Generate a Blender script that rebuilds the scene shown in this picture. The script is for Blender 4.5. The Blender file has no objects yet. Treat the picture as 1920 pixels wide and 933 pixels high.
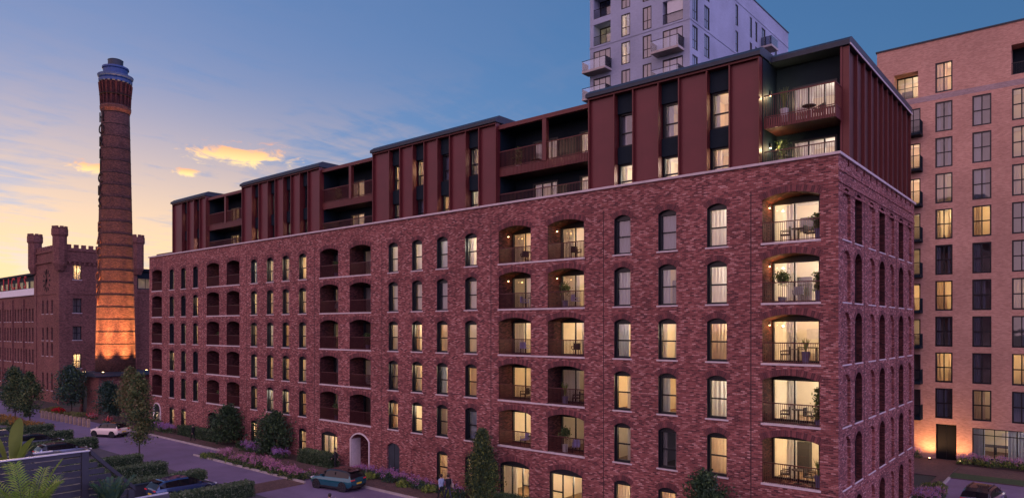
import bpy, math, random
import numpy as np
from math import radians as R, sin, cos, pi, sqrt
from mathutils import Vector, Matrix
random.seed(7); rng = np.random.default_rng(7)
sc = bpy.context.scene
C = sc.collection

# ------------------------------------------------------------------ camera
cam = bpy.data.cameras.new('camera'); camo = bpy.data.objects.new('camera', cam); C.objects.link(camo); sc.camera = camo
camo.location = (9.75, -36.57, 11.95); camo.rotation_euler = (R(90), 0, math.asin(.644))
cam.sensor_width = 36; cam.lens = 1303 / 1920 * 36; cam.shift_y = 147.5 / 1920; cam.clip_start = .2; cam.clip_end = 6000

# ------------------------------------------------------------------ light
EXPOSURE = 1.7
SKY = 0.15
SUN_EL, SUN_ROT = 1.6, 283.0
sc.view_settings.view_transform = 'Standard'; sc.view_settings.look = 'None'
sc.view_settings.exposure = EXPOSURE; sc.view_settings.gamma = 1; sc.view_settings.use_curve_mapping = False
sc.cycles.use_denoising = True; sc.cycles.max_bounces = 7; sc.cycles.transparent_max_bounces = 12
sc.cycles.diffuse_bounces = 4; sc.cycles.glossy_bounces = 4; sc.cycles.sample_clamp_indirect = 4
sc.cycles.caustics_reflective = False; sc.cycles.caustics_refractive = False
wd = bpy.data.worlds.new('World'); sc.world = wd; wd.use_nodes = True
wn = wd.node_tree.nodes; wl = wd.node_tree.links
def wmath(op, a, b=None, c=None, clamp=False):
    n = wn.new('ShaderNodeMath'); n.operation = op; n.use_clamp = clamp
    for i, v in enumerate((a, b, c)):
        if v is None: continue
        if isinstance(v, (int, float)): n.inputs[i].default_value = v
        else: wl.new(v, n.inputs[i])
    return n.outputs[0]
def wmix(f, a, b, blend='MIX'):
    n = wn.new('ShaderNodeMix'); n.data_type = 'RGBA'; n.blend_type = blend
    if isinstance(f, (int, float)): n.inputs[0].default_value = f
    else: wl.new(f, n.inputs[0])
    for i, v in ((6, a), (7, b)):
        if isinstance(v, tuple): n.inputs[i].default_value = (*v, 1)
        else: wl.new(v, n.inputs[i])
    return n.outputs[2]
def wsmooth(v, lo, hi):
    n = wn.new('ShaderNodeMapRange'); n.interpolation_type = 'SMOOTHSTEP'; wl.new(v, n.inputs[0])
    n.inputs[1].default_value = lo; n.inputs[2].default_value = hi; return n.outputs[0]
def wnoise(vec, scale, detail, rough, dist=0):
    n = wn.new('ShaderNodeTexNoise'); wl.new(vec, n.inputs['Vector']); n.inputs['Scale'].default_value = scale
    n.inputs['Detail'].default_value = detail; n.inputs['Roughness'].default_value = rough; n.inputs['Distortion'].default_value = dist
    return n.outputs['Fac']
def wcomb(x, y, z):
    n = wn.new('ShaderNodeCombineXYZ')
    for i, v in enumerate((x, y, z)):
        if isinstance(v, (int, float)): n.inputs[i].default_value = v
        else: wl.new(v, n.inputs[i])
    return n.outputs[0]
sky = wn.new('ShaderNodeTexSky'); sky.sky_type = 'NISHITA'; sky.sun_disc = False
sky.sun_elevation = R(SUN_EL); sky.sun_rotation = R(SUN_ROT); sky.air_density = 1; sky.dust_density = 1.0; sky.ozone_density = 4.6
tcw = wn.new('ShaderNodeTexCoord'); sep = wn.new('ShaderNodeSeparateXYZ'); wl.new(tcw.outputs['Generated'], sep.inputs[0])
dx, dy, dz = sep.outputs
az = wmath('ARCTAN2', dy, wmath('MULTIPLY', dx, -1))                  # 0 = towards -X, grows towards +Y
el = wmath('ARCSINE', dz)
elc = wmath('MAXIMUM', dz, 0.0)
inv = wmath('DIVIDE', 1.0, wmath('ADD', elc, 0.09))
px = wmath('MULTIPLY', dx, inv); py = wmath('MULTIPLY', dy, inv)
# thin streaky high cloud, seen in perspective as bands towards the horizon
n1 = wnoise(wcomb(wmath('MULTIPLY', px, .55), wmath('MULTIPLY', py, 1.0), 3.1), 1.15, 7, .62, .5)
n2 = wnoise(wcomb(wmath('MULTIPLY', px, 1.0), wmath('MULTIPLY', py, 1.0), 0.4), .35, 3, .5, .2)
n3 = wnoise(wcomb(wmath('MULTIPLY', px, 2.6), wmath('MULTIPLY', py, .9), 7.7), 3.4, 5, .6, .4)
strk = wmath('ADD', wmath('MULTIPLY', n1, .62), wmath('MULTIPLY', n3, .38))
cov = wsmooth(wmath('ADD', strk, wmath('MULTIPLY', n2, .4)), .61, .77)
# closeness to the set sun, and to the horizon
sdir = (-cos(R(SUN_ROT - 270)), sin(R(SUN_ROT - 270)))
cs = wmath('ADD', wmath('MULTIPLY', dx, sdir[0]), wmath('MULTIPLY', dy, sdir[1]))
near = wsmooth(cs, .55, 1.0)
low = wmath('SUBTRACT', 1.0, wsmooth(el, .02, .40))
gm = wn.new('ShaderNodeGamma'); wl.new(sky.outputs[0], gm.inputs[0]); gm.inputs[1].default_value = .62      # flattens the sky's range so the sun side dominates less
tint = wmix(1.0, gm.outputs[0], (.70, .76, .88), 'MULTIPLY')
# a broad bank of pink cloud, added unseen opposite the camera to light the front walls
fill_bank = wsmooth(wmath('ADD', wmath('ADD', wmath('MULTIPLY', dy, -1.0), wmath('MULTIPLY', dx, .25)), wmath('MULTIPLY', wmath('SUBTRACT', n2, .5), .9)), -.15, .75)
tint = wmix(wmath('MULTIPLY', fill_bank, .9), tint, (2.85, 1.72, 2.05))
lilac = wsmooth(wmath('ADD', dx, wmath('MULTIPLY', wmath('SUBTRACT', n2, .5), .6)), .1, .9)  # lilac glow added to the unseen sky on the gable side, to light it
tint = wmix(wmath('MULTIPLY', lilac, .8), tint, (2.5, 2.15, 4.4))
ccol = wmix(low, (.74, .66, .90), (1.5, 1.02, 1.02))
ccol = wmix(wmath('MULTIPLY', near, low), ccol, (2.65, 1.78, .92))
side = wsmooth(cs, .45, .92)
camt = wmath('MULTIPLY', cov, wmath('MULTIPLY', wmath('ADD', .10, wmath('MULTIPLY', side, .9)), wmath('ADD', .06, wmath('MULTIPLY', low, .9))))
col = wmix(camt, tint, ccol)
# two small low clumps lit orange by the afterglow
def clump(a0, e0, sa, se, seed):
    u = wmath('DIVIDE', wmath('SUBTRACT', az, a0), sa); v = wmath('DIVIDE', wmath('SUBTRACT', el, e0), se)
    d = wmath('SQRT', wmath('ADD', wmath('MULTIPLY', u, u), wmath('MULTIPLY', v, v)))
    nn = wnoise(wcomb(wmath('MULTIPLY', az, 9), wmath('MULTIPLY', el, 26), seed), 3.0, 8, .68, .6)
    return wsmooth(wmath('ADD', wmath('SUBTRACT', 1.0, d), wmath('MULTIPLY', wmath('SUBTRACT', nn, .5), 3.4)), .10, .85), v
AZ = lambda X: math.atan2(0.765 + (X - 960) / 1303 * .644, .644 - (X - 960) / 1303 * .765)
def EL(X, Y): return math.atan((614 - Y) / 1303 / sqrt(1 + ((X - 960) / 1303) ** 2))
for (X, Y, w, h, sd) in ((448, 290, 112, 26, 1.0), (163, 312, 46, 16, 5.0), (352, 322, 30, 10, 9.0)):
    k, v = clump(AZ(X), EL(X, Y), abs(AZ(X + w) - AZ(X)), h / 1303 * .9, sd)
    hot = wmix(wsmooth(v, -.8, .9), (3.0, 2.1, .85), (2.5, 1.05, .5))
    col = wmix(wmath('MULTIPLY', k, .92), col, hot)
bg = wn['Background']; wl.new(col, bg.inputs[0]); bg.inputs[1].default_value = SKY
sun = bpy.data.lights.new('sun', 'SUN'); suno = bpy.data.objects.new('sun', sun); C.objects.link(suno)
sun.energy = 0.35; sun.angle = R(12); sun.color = (1, .62, .38)
sd = Vector((sdir[0] * cos(R(4)), sdir[1] * cos(R(4)), sin(R(4))))
suno.rotation_euler = sd.to_track_quat('Z', 'Y').to_euler(); suno.location = (-60, 0, 60)

# ------------------------------------------------------------------ materials
MATS = {}
def nodes(name):
    m = bpy.data.materials.new(name); m.use_nodes = True; MATS[name] = m
    t = m.node_tree; return m, t.nodes, t.links, t.nodes['Principled BSDF']
def mat(name, col, rough=.6, metal=0, var=.18, scale=2.0, bump=0, bscale=30, spec=.5, coat=0):
    m, N, L, b = nodes(name)
    tc = N.new('ShaderNodeTexCoord'); n = N.new('ShaderNodeTexNoise'); L.new(tc.outputs['Object'], n.inputs['Vector'])
    n.inputs['Scale'].default_value = scale; n.inputs['Detail'].default_value = 5; n.inputs['Roughness'].default_value = .65
    r = N.new('ShaderNodeMapRange'); L.new(n.outputs['Fac'], r.inputs[0]); r.inputs[1].default_value = .3; r.inputs[2].default_value = .7
    x = N.new('ShaderNodeMix'); x.data_type = 'RGBA'; L.new(r.outputs[0], x.inputs[0])
    x.inputs[6].default_value = (*[c * (1 - var) for c in col], 1); x.inputs[7].default_value = (*[min(1, c * (1 + var)) for c in col], 1)
    L.new(x.outputs[2], b.inputs['Base Color'])
    b.inputs['Roughness'].default_value = rough; b.inputs['Metallic'].default_value = metal; b.inputs['Specular IOR Level'].default_value = spec
    b.inputs['Coat Weight'].default_value = coat
    if bump:
        n2 = N.new('ShaderNodeTexNoise'); L.new(tc.outputs['Object'], n2.inputs['Vector']); n2.inputs['Scale'].default_value = bscale; n2.inputs['Detail'].default_value = 4
        bp = N.new('ShaderNodeBump'); bp.inputs['Strength'].default_value = bump; bp.inputs['Distance'].default_value = .03
        L.new(n2.outputs['Fac'], bp.inputs['Height']); L.new(bp.outputs[0], b.inputs['Normal'])
    return m
def brick(name, ramp, mortar, bw=.235, rh=.078, ms=.012, patch=.35, rough=.82, flat=False):
    m, N, L, b = nodes(name)
    tc = N.new('ShaderNodeTexCoord'); s = N.new('ShaderNodeSeparateXYZ'); L.new(tc.outputs['Object'], s.inputs[0])
    a = N.new('ShaderNodeMath'); L.new(s.outputs[0], a.inputs[0]); L.new(s.outputs[1], a.inputs[1])
    c = N.new('ShaderNodeCombineXYZ'); L.new(s.outputs[0] if flat else a.outputs[0], c.inputs[0]); L.new(s.outputs[1] if flat else s.outputs[2], c.inputs[1])
    bt = N.new('ShaderNodeTexBrick'); L.new(c.outputs[0], bt.inputs['Vector'])
    bt.inputs['Color1'].default_value = (0, 0, 0, 1); bt.inputs['Color2'].default_value = (1, 1, 1, 1); bt.inputs['Mortar'].default_value = (.5, .5, .5, 1)
    bt.inputs['Scale'].default_value = 1; bt.inputs['Mortar Size'].default_value = ms; bt.inputs['Mortar Smooth'].default_value = .1
    bt.inputs['Brick Width'].default_value = bw; bt.inputs['Row Height'].default_value = rh
    # the kiln batches: clusters a few bricks wide
    mp = N.new('ShaderNodeMapping'); L.new(c.outputs[0], mp.inputs[0]); mp.inputs['Scale'].default_value = (1.7, 5.2, 1)
    nz = N.new('ShaderNodeTexNoise'); L.new(mp.outputs[0], nz.inputs['Vector']); nz.inputs['Scale'].default_value = 1.0; nz.inputs['Detail'].default_value = 4; nz.inputs['Roughness'].default_value = .7
    mr = N.new('ShaderNodeMapRange'); L.new(nz.outputs['Fac'], mr.inputs[0]); mr.inputs[1].default_value = .28; mr.inputs[2].default_value = .72
    mx = N.new('ShaderNodeMix'); mx.data_type = 'RGBA'; mx.inputs[0].default_value = patch; L.new(bt.outputs['Color'], mx.inputs[6]); L.new(mr.outputs[0], mx.inputs[7])
    rp = N.new('ShaderNodeValToRGB'); L.new(mx.outputs[2], rp.inputs[0])
    rp.color_ramp.elements[0].position = ramp[0][0]; rp.color_ramp.elements[0].color = (*ramp[0][1], 1)
    rp.color_ramp.elements[1].position = ramp[-1][0]; rp.color_ramp.elements[1].color = (*ramp[-1][1], 1)
    for p, cc in ramp[1:-1]:
        e = rp.color_ramp.elements.new(p); e.color = (*cc, 1)
    mm = N.new('ShaderNodeMix'); mm.data_type = 'RGBA'; L.new(bt.outputs['Fac'], mm.inputs[0]); L.new(rp.outputs[0], mm.inputs[6]); mm.inputs[7].default_value = (*mortar, 1)
    # broad weathering
    w = N.new('ShaderNodeTexNoise'); L.new(tc.outputs['Object'], w.inputs['Vector']); w.inputs['Scale'].default_value = .22; w.inputs['Detail'].default_value = 5
    wr = N.new('ShaderNodeMapRange'); L.new(w.outputs['Fac'], wr.inputs[0]); wr.inputs[1].default_value = .3; wr.inputs[2].default_value = .7; wr.inputs[3].default_value = .82; wr.inputs[4].default_value = 1.12
    ww = N.new('ShaderNodeMix'); ww.data_type = 'RGBA'; ww.blend_type = 'MULTIPLY'; ww.inputs[0].default_value = 1; L.new(mm.outputs[2], ww.inputs[6]); L.new(wr.outputs[0], ww.inputs[7])
    L.new(ww.outputs[2], b.inputs['Base Color']); b.inputs['Roughness'].default_value = rough; b.inputs['Specular IOR Level'].default_value = .25
    bp = N.new('ShaderNodeBump'); bp.invert = True; bp.inputs['Strength'].default_value = .7; bp.inputs['Distance'].default_value = .012
    L.new(bt.outputs['Fac'], bp.inputs['Height']); L.new(bp.outputs[0], b.inputs['Normal'])
    return m
def glass(name, tint=(.9, .92, .95), refl=.10, body=0):
    m, N, L, b = nodes(name); N.remove(b)
    t = N.new('ShaderNodeBsdfTransparent'); t.inputs[0].default_value = (*tint, 1)
    g = N.new('ShaderNodeBsdfGlossy'); g.inputs['Roughness'].default_value = .03; g.inputs['Color'].default_value = (.95, .97, 1, 1)
    lw = N.new('ShaderNodeFresnel'); lw.inputs[0].default_value = 1.5
    mr = N.new('ShaderNodeMath'); mr.operation = 'ADD'; mr.use_clamp = True; L.new(lw.outputs[0], mr.inputs[0]); mr.inputs[1].default_value = refl
    tc = N.new('ShaderNodeTexCoord'); nz = N.new('ShaderNodeTexNoise'); L.new(tc.outputs['Object'], nz.inputs['Vector']); nz.inputs['Scale'].default_value = 1.1
    bp = N.new('ShaderNodeBump'); bp.inputs['Strength'].default_value = .08; bp.inputs['Distance'].default_value = .05; L.new(nz.outputs['Fac'], bp.inputs['Height']); L.new(bp.outputs[0], g.inputs['Normal'])
    x = N.new('ShaderNodeMixShader'); L.new(mr.outputs[0], x.inputs[0]); L.new(t.outputs[0], x.inputs[1]); L.new(g.outputs[0], x.inputs[2])
    L.new(x.outputs[0], N['Material Output'].inputs[0]); return m
def emit(name, col, s):
    m, N, L, b = nodes(name); b.inputs['Base Color'].default_value = (*col, 1)
    b.inputs['Emission Color'].default_value = (*col, 1); b.inputs['Emission Strength'].default_value = s; return m
def cloth(name, col, tr=.45):
    m, N, L, b = nodes(name); N.remove(b)
    tc = N.new('ShaderNodeTexCoord'); nz = N.new('ShaderNodeTexNoise'); L.new(tc.outputs['Object'], nz.inputs['Vector']); nz.inputs['Scale'].default_value = 40
    mr = N.new('ShaderNodeMix'); mr.data_type = 'RGBA'; L.new(nz.outputs['Fac'], mr.inputs[0]); mr.inputs[6].default_value = (*[c * .9 for c in col], 1); mr.inputs[7].default_value = (*col, 1)
    d = N.new('ShaderNodeBsdfDiffuse'); t = N.new('ShaderNodeBsdfTranslucent'); L.new(mr.outputs[2], d.inputs[0]); L.new(mr.outputs[2], t.inputs[0])
    x = N.new('ShaderNodeMixShader'); x.inputs[0].default_value = tr; L.new(d.outputs[0], x.inputs[1]); L.new(t.outputs[0], x.inputs[2])
    L.new(x.outputs[0], N['Material Output'].inputs[0]); return m
def leafmat(name, col, tr=.25, var=.35):
    m, N, L, b = nodes(name); N.remove(b)
    tc = N.new('ShaderNodeTexCoord'); nz = N.new('ShaderNodeTexNoise'); L.new(tc.outputs['Object'], nz.inputs['Vector']); nz.inputs['Scale'].default_value = 3.5; nz.inputs['Detail'].default_value = 4
    mr = N.new('ShaderNodeMix'); mr.data_type = 'RGBA'; L.new(nz.outputs['Fac'], mr.inputs[0]); mr.inputs[6].default_value = (*[c * (1 - var) for c in col], 1); mr.inputs[7].default_value = (*[c * (1 + var) for c in col], 1)
    d = N.new('ShaderNodeBsdfPrincipled'); d.inputs['Roughness'].default_value = .55; d.inputs['Specular IOR Level'].default_value = .3; L.new(mr.outputs[2], d.inputs['Base Color'])
    t = N.new('ShaderNodeBsdfTranslucent'); L.new(mr.outputs[2], t.inputs[0])
    x = N.new('ShaderNodeMixShader'); x.inputs[0].default_value = tr; L.new(d.outputs[0], x.inputs[1]); L.new(t.outputs[0], x.inputs[2])
    L.new(x.outputs[0], N['Material Output'].inputs[0]); return m

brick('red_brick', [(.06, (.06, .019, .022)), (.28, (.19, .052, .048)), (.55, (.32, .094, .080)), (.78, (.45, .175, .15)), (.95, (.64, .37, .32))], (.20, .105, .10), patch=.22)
brick('dark_and_shade_brick', [(.1, (.024, .008, .008)), (.5, (.085, .020, .018)), (.9, (.16, .048, .042))], (.05, .025, .025), patch=.3)  # darkened to hold loggia and reveal shade; also the dark chimney crown
brick('mill_brick', [(.1, (.08, .028, .026)), (.5, (.21, .070, .055)), (.9, (.36, .145, .11))], (.15, .09, .08))
brick('shaft_brick', [(.1, (.036, .017, .015)), (.5, (.10, .038, .031)), (.9, (.19, .08, .062))], (.09, .055, .048), patch=.3)
brick('buff_brick', [(.05, (.42, .21, .15)), (.5, (.58, .31, .225)), (.95, (.70, .42, .31))], (.56, .35, .27), patch=.45)
brick('grey_band_brick', [(.1, (.30, .22, .22)), (.9, (.45, .34, .33))], (.42, .32, .30))
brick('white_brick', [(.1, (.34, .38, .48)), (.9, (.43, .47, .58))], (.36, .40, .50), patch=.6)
brick('paving_brick', [(.1, (.10, .062, .052)), (.9, (.19, .115, .095))], (.08, .06, .055), bw=.2, rh=.1, flat=True)
for i, cc in enumerate(((.15, .045, .045), (.23, .07, .065), (.11, .036, .038))): mat('arch_brick%d' % i, cc, .85, var=.25, scale=9)
mat('mortar', (.15, .09, .085), .9)
mat('joint', (.035, .02, .022), .8)
mat('stone', (.62, .54, .52), .7, var=.12, scale=4)
mat('stone_blue', (.028, .075, .21), .6, var=.15, scale=3)
mat('coping', (.55, .47, .46), .6, var=.12, scale=2)
mat('frame', (.012, .014, .018), .38, .2)
mat('dark_panel', (.006, .015, .024), .7, 0, var=.12, spec=.2)
mat('red_metal', (.115, .017, .022), .42, .1, var=.10, scale=.8)
mat('red_fin', (.115, .020, .018), .45, .1, var=.1)
mat('rail_metal', (.085, .022, .022), .45, .2)
mat('rust_metal', (.075, .019, .014), .5, .2, var=.3, scale=1.2)
mat('zinc', (.022, .034, .05), .5, 0, var=.15, spec=.4)
mat('roof_felt', (.05, .05, .055), .9)
mat('black_door', (.008, .008, .01), .7, spec=.15)
mat('steel_blue_door', (.03, .042, .055), .45)
mat('room_wall', (.72, .62, .48), .9, var=.05); mat('room_wall_cool', (.62, .62, .62), .9, var=.05)
mat('room_floor', (.22, .13, .07), .6, var=.2)
mat('deck', (.10, .075, .06), .75, var=.25, scale=5)
cloth('curtain_white', (.80, .76, .72)); cloth('curtain_cool', (.42, .48, .64)); cloth('curtain_sand', (.74, .60, .46))  # curtain_cool carries the blue of sky reflected in unlit panes
glass('pane'); glass('pane_blue', (.40, .55, .85), .16); glass('pane_clear', (.82, .88, .95), .02); glass('pane_dark', (.35, .38, .42), .12)
emit('lamp_bright', (1, .78, .50), 24.0); emit('lamp_warm', (1, .70, .38), 15.0); emit('lamp_dim', (1, .78, .55), 5.0); emit('lamp_cool', (1, .88, .70), 23.0)
emit('lamp_glow', (1, .62, .26), 6.0)
mat('asphalt', (.185, .145, .225), .6, var=.22, scale=.35, bump=.25, bscale=60)
mat('asphalt_dark', (.085, .08, .09), .85, var=.25, scale=.5, bump=.3, bscale=60)
mat('kerb_stone', (.42, .37, .34), .8, var=.2, scale=2)
mat('soil', (.045, .03, .022), .95, var=.4, scale=3, bump=.6, bscale=12)
mat('lawn', (.045, .085, .025), .95, var=.35, scale=4, bump=.8, bscale=25)
mat('earth', (.05, .055, .035), .95, var=.35, scale=.05)
mat('bark', (.09, .065, .05), .9, var=.3, scale=8, bump=.5)
mat('timber', (.36, .25, .17), .8, var=.25, scale=5, bump=.3)
mat('fence_board', (.035, .034, .045), .55, var=.25, scale=3); mat('fence_cap', (.55, .53, .55), .45, var=.1)
mat('iron', (.014, .012, .013), .75, 0, spec=.2); mat('sign_red', (.42, .03, .035), .6, spec=.2); mat('sign_pale', (.72, .66, .64), .5); mat('white_paint', (.80, .78, .78), .5, var=.05)
mat('planter_blue', (.16, .15, .26), .5); mat('planter_white', (.6, .58, .58), .5); mat('wicker', (.03, .025, .025), .7, var=.3, scale=20)
mat('cushion_lilac', (.32, .30, .55), .8); mat('sofa_orange', (.5, .09, .02), .8)
mat('tyre', (.015, .015, .016), .8); mat('rim', (.10, .10, .11), .3, .9); mat('car_glass', (.008, .009, .012), .08, 0, var=.02, spec=.45)
mat('teal_paint', (.006, .105, .14), .22, .35, var=.04, coat=1); mat('white_car', (.78, .66, .56), .25, .0, var=.03, coat=1)
mat('grey_paint', (.22, .24, .32), .22, .5, var=.04, coat=1); mat('navy_paint', (.035, .07, .16), .2, .4, var=.04, coat=1)
mat('black_paint', (.012, .012, .014), .25, 0, coat=.6); mat('plate_yellow', (.75, .52, .04), .4, var=.03); mat('head_lamp', (.75, .75, .78), .15)
emit('tail_lamp', (.5, .01, .016), .06)
mat('skin', (.42, .25, .18), .55, var=.06); mat('jeans', (.03, .035, .06), .8); mat('black_cloth', (.012, .012, .015), .85); mat('pale_blue_cloth', (.34, .42, .55), .85)
mat('grey_cloth', (.28, .28, .30), .85); mat('hair', (.03, .018, .012), .6); mat('red_cloth', (.45, .05, .04), .8); mat('cream_bag', (.55, .45, .35), .7)
for nm, cc in {'olive': (0.172, 0.191, 0.065), 'dark_green': (0.030, 0.062, 0.030), 'mid_green': (0.091, 0.151, 0.052), 'hedge_a': (0.069, 0.117, 0.048), 'hedge_b': (0.133, 0.177, 0.092), 'hedge_pale': (0.242, 0.282, 0.172),
               'blue_green': (0.052, 0.105, 0.085), 'brownish': (0.202, 0.151, 0.070), 'lime': (0.263, 0.343, 0.056), 'yellow_green': (0.222, 0.263, 0.060), 'palm': (.20, .32, .04), 'palm_dark': (0.051, 0.121, 0.070), 'conifer_a': (0.052, 0.101, 0.044), 'conifer_b': (0.121, 0.151, 0.048)}.items(): leafmat(nm, cc)
for nm, cc in {'pink': (.50, .23, .34), 'magenta': (.36, .13, .28), 'lilac': (.33, .21, .44), 'rose': (.52, .26, .28), 'amber': (.40, .20, .03), 'scarlet': (.55, .02, .03)}.items(): leafmat(nm, cc, .2, .25)

# ------------------------------------------------------------------ mesh helpers
class MB:
    def __init__(s, *mats): s.v = []; s.f = []; s.m = []; s.mats = list(mats)
    def mi(s, m):
        if isinstance(m, int): return m
        if m not in s.mats: s.mats.append(m)
        return s.mats.index(m)
    def face(s, pts, m=0):
        n = len(s.v); s.v += [tuple(p) for p in pts]; s.f.append(tuple(range(n, n + len(pts)))); s.m.append(s.mi(m))
    def box(s, x0, y0, z0, x1, y1, z1, m=0):
        n = len(s.v); s.v += [(x0, y0, z0), (x1, y0, z0), (x1, y1, z0), (x0, y1, z0), (x0, y0, z1), (x1, y0, z1), (x1, y1, z1), (x0, y1, z1)]
        for q in ((0, 3, 2, 1), (4, 5, 6, 7), (0, 1, 5, 4), (1, 2, 6, 5), (2, 3, 7, 6), (3, 0, 4, 7)):
            s.f.append(tuple(n + i for i in q)); s.m.append(s.mi(m))
        return s
    def tube(s, pts, rad, n=8, m=0, caps=True):
        pts = [Vector(p) for p in pts]; rad = rad if isinstance(rad, (list, tuple)) else [rad] * len(pts)
        b = len(s.v)
        for i, p in enumerate(pts):
            t = (pts[min(i + 1, len(pts) - 1)] - pts[max(i - 1, 0)]).normalized()
            a = t.cross(Vector((0, 0, 1)) if abs(t.z) < .9 else Vector((1, 0, 0))).normalized(); c = t.cross(a)
            for k in range(n):
                w = 2 * pi * k / n; s.v.append(tuple(p + (a * cos(w) + c * sin(w)) * rad[i]))
        for i in range(len(pts) - 1):
            for k in range(n):
                s.f.append((b + i * n + k, b + i * n + (k + 1) % n, b + (i + 1) * n + (k + 1) % n, b + (i + 1) * n + k)); s.m.append(s.mi(m))
        if caps:
            s.f.append(tuple(b + k for k in range(n))[::-1]); s.m.append(s.mi(m))
            e = b + (len(pts) - 1) * n; s.f.append(tuple(e + k for k in range(n))); s.m.append(s.mi(m))
        return s
    def lathe(s, prof, n=24, m=0, cx=0, cy=0, ph=0):
        b = len(s.v)
        for r, z in prof:
            for k in range(n): s.v.append((cx + r * cos(ph + 2 * pi * k / n), cy + r * sin(ph + 2 * pi * k / n), z))
        for i in range(len(prof) - 1):
            for k in range(n):
                s.f.append((b + i * n + k, b + i * n + (k + 1) % n, b + (i + 1) * n + (k + 1) % n, b + (i + 1) * n + k)); s.m.append(s.mi(m))
        for i, rev in ((0, True), (len(prof) - 1, False)):
            q = tuple(b + i * n + k for k in range(n)); s.f.append(q[::-1] if rev else q); s.m.append(s.mi(m))
        return s
    def prism(s, poly, T, d0, d1, m=0):
        n = len(s.v); k = len(poly)
        s.v += [T(a, z, d0) for a, z in poly] + [T(a, z, d1) for a, z in poly]
        s.f.append(tuple(range(n, n + k))); s.f.append(tuple(range(n + k, n + 2 * k))[::-1]); s.m += [s.mi(m)] * 2
        for i in range(k): s.f.append((n + i, n + (i + 1) % k, n + k + (i + 1) % k, n + k + i)); s.m.append(s.mi(m))
        return s
    def mesh(s, name, smooth=False):
        me = bpy.data.meshes.new(name); me.from_pydata(s.v, [], s.f)
        for q in s.mats: me.materials.append(MATS[q])
        me.polygons.foreach_set('material_index', s.m)
        if smooth: me.polygons.foreach_set('use_smooth', [True] * len(s.f))
        me.update(); return me
def ob(name, me, parent=None, loc=(0, 0, 0), rz=0):
    if isinstance(me, MB): me = me.mesh(name)
    o = bpy.data.objects.new(name, me); C.objects.link(o); o.location = loc; o.rotation_euler[2] = rz
    if parent: o.parent = parent
    return o
def tag(o, label, cat, group=None):
    o['label'] = label; o['category'] = cat
    if group: o['group'] = group
    return o
def thing(name, label, cat, loc=(0, 0, 0), rz=0, group=None):
    o = bpy.data.objects.new(name, None); C.objects.link(o); o.location = loc; o.rotation_euler[2] = rz; o.empty_display_size = .3
    return tag(o, label, cat, group)
def struct(name, me): o = ob(name, me); o['kind'] = 'structure'; return o
def lamp(parent, loc, power, col=(1, .6, .28), r=.06, spot=None, aim=None):
    l = bpy.data.lights.new('lamp_light', 'SPOT' if spot else 'POINT'); l.energy = power; l.color = col; l.shadow_soft_size = r
    o = bpy.data.objects.new('lamp_light', l); C.objects.link(o); o.location = loc; o.parent = parent
    if spot: l.spot_size = R(spot); l.spot_blend = .9; o.rotation_euler = Vector(aim).to_track_quat('-Z', 'Y').to_euler()
    return o

def arch_pts(a0, a1, zs, rise, n=10):
    if rise < .01: return [(a0, zs), (a1, zs)]
    w = (a1 - a0) / 2; Rr = (w * w + rise * rise) / (2 * rise); t = math.asin(min(1, w / Rr)); c = (a0 + a1) / 2; zc = zs + rise - Rr
    if rise >= w - .01: t = pi / 2
    return [(c + Rr * sin(-t + 2 * t * i / n), zc + Rr * cos(-t + 2 * t * i / n)) for i in range(n + 1)]
def facade(mb, T, a0, a1, bands, m=0):
    """one wall sheet with openings: bands = (z0, z1, [(a0, a1, z0, spring, rise, depth, back_material or None, reveal_material)])"""
    for z0, z1, ops in bands:
        cur = a0
        for (o0, o1, oz, zs, rise, d, back, rev) in sorted(ops, key=lambda o: o[0]):
            if o0 > cur + 1e-4: mb.face([T(cur, z0, 0), T(o0, z0, 0), T(o0, z1, 0), T(cur, z1, 0)], m)
            if oz > z0 + 1e-4: mb.face([T(o0, z0, 0), T(o1, z0, 0), T(o1, oz, 0), T(o0, oz, 0)], m)
            A = arch_pts(o0, o1, zs, rise)
            for (p, q) in zip(A, A[1:]): mb.face([T(p[0], p[1], 0), T(q[0], q[1], 0), T(q[0], z1, 0), T(p[0], z1, 0)], m)
            ring = [(o0, oz)] + A + [(o1, oz)]
            for (p, q) in zip(ring, ring[1:] + ring[:1]): mb.face([T(p[0], p[1], 0), T(p[0], p[1], d), T(q[0], q[1], d), T(q[0], q[1], 0)], rev if rev else m)
            if back: mb.face([T(p, q, d) for p, q in ring], back)
            cur = o1
        if cur < a1 - 1e-4: mb.face([T(cur, z0, 0), T(a1, z0, 0), T(a1, z1, 0), T(cur, z1, 0)], m)
FR = lambda Y0: (lambda a, z, d: (a, Y0 + d, z))
GB = lambda X0: (lambda a, z, d: (X0 - d, a, z))
ID = lambda a, z, d: (a, d, z)

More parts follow.
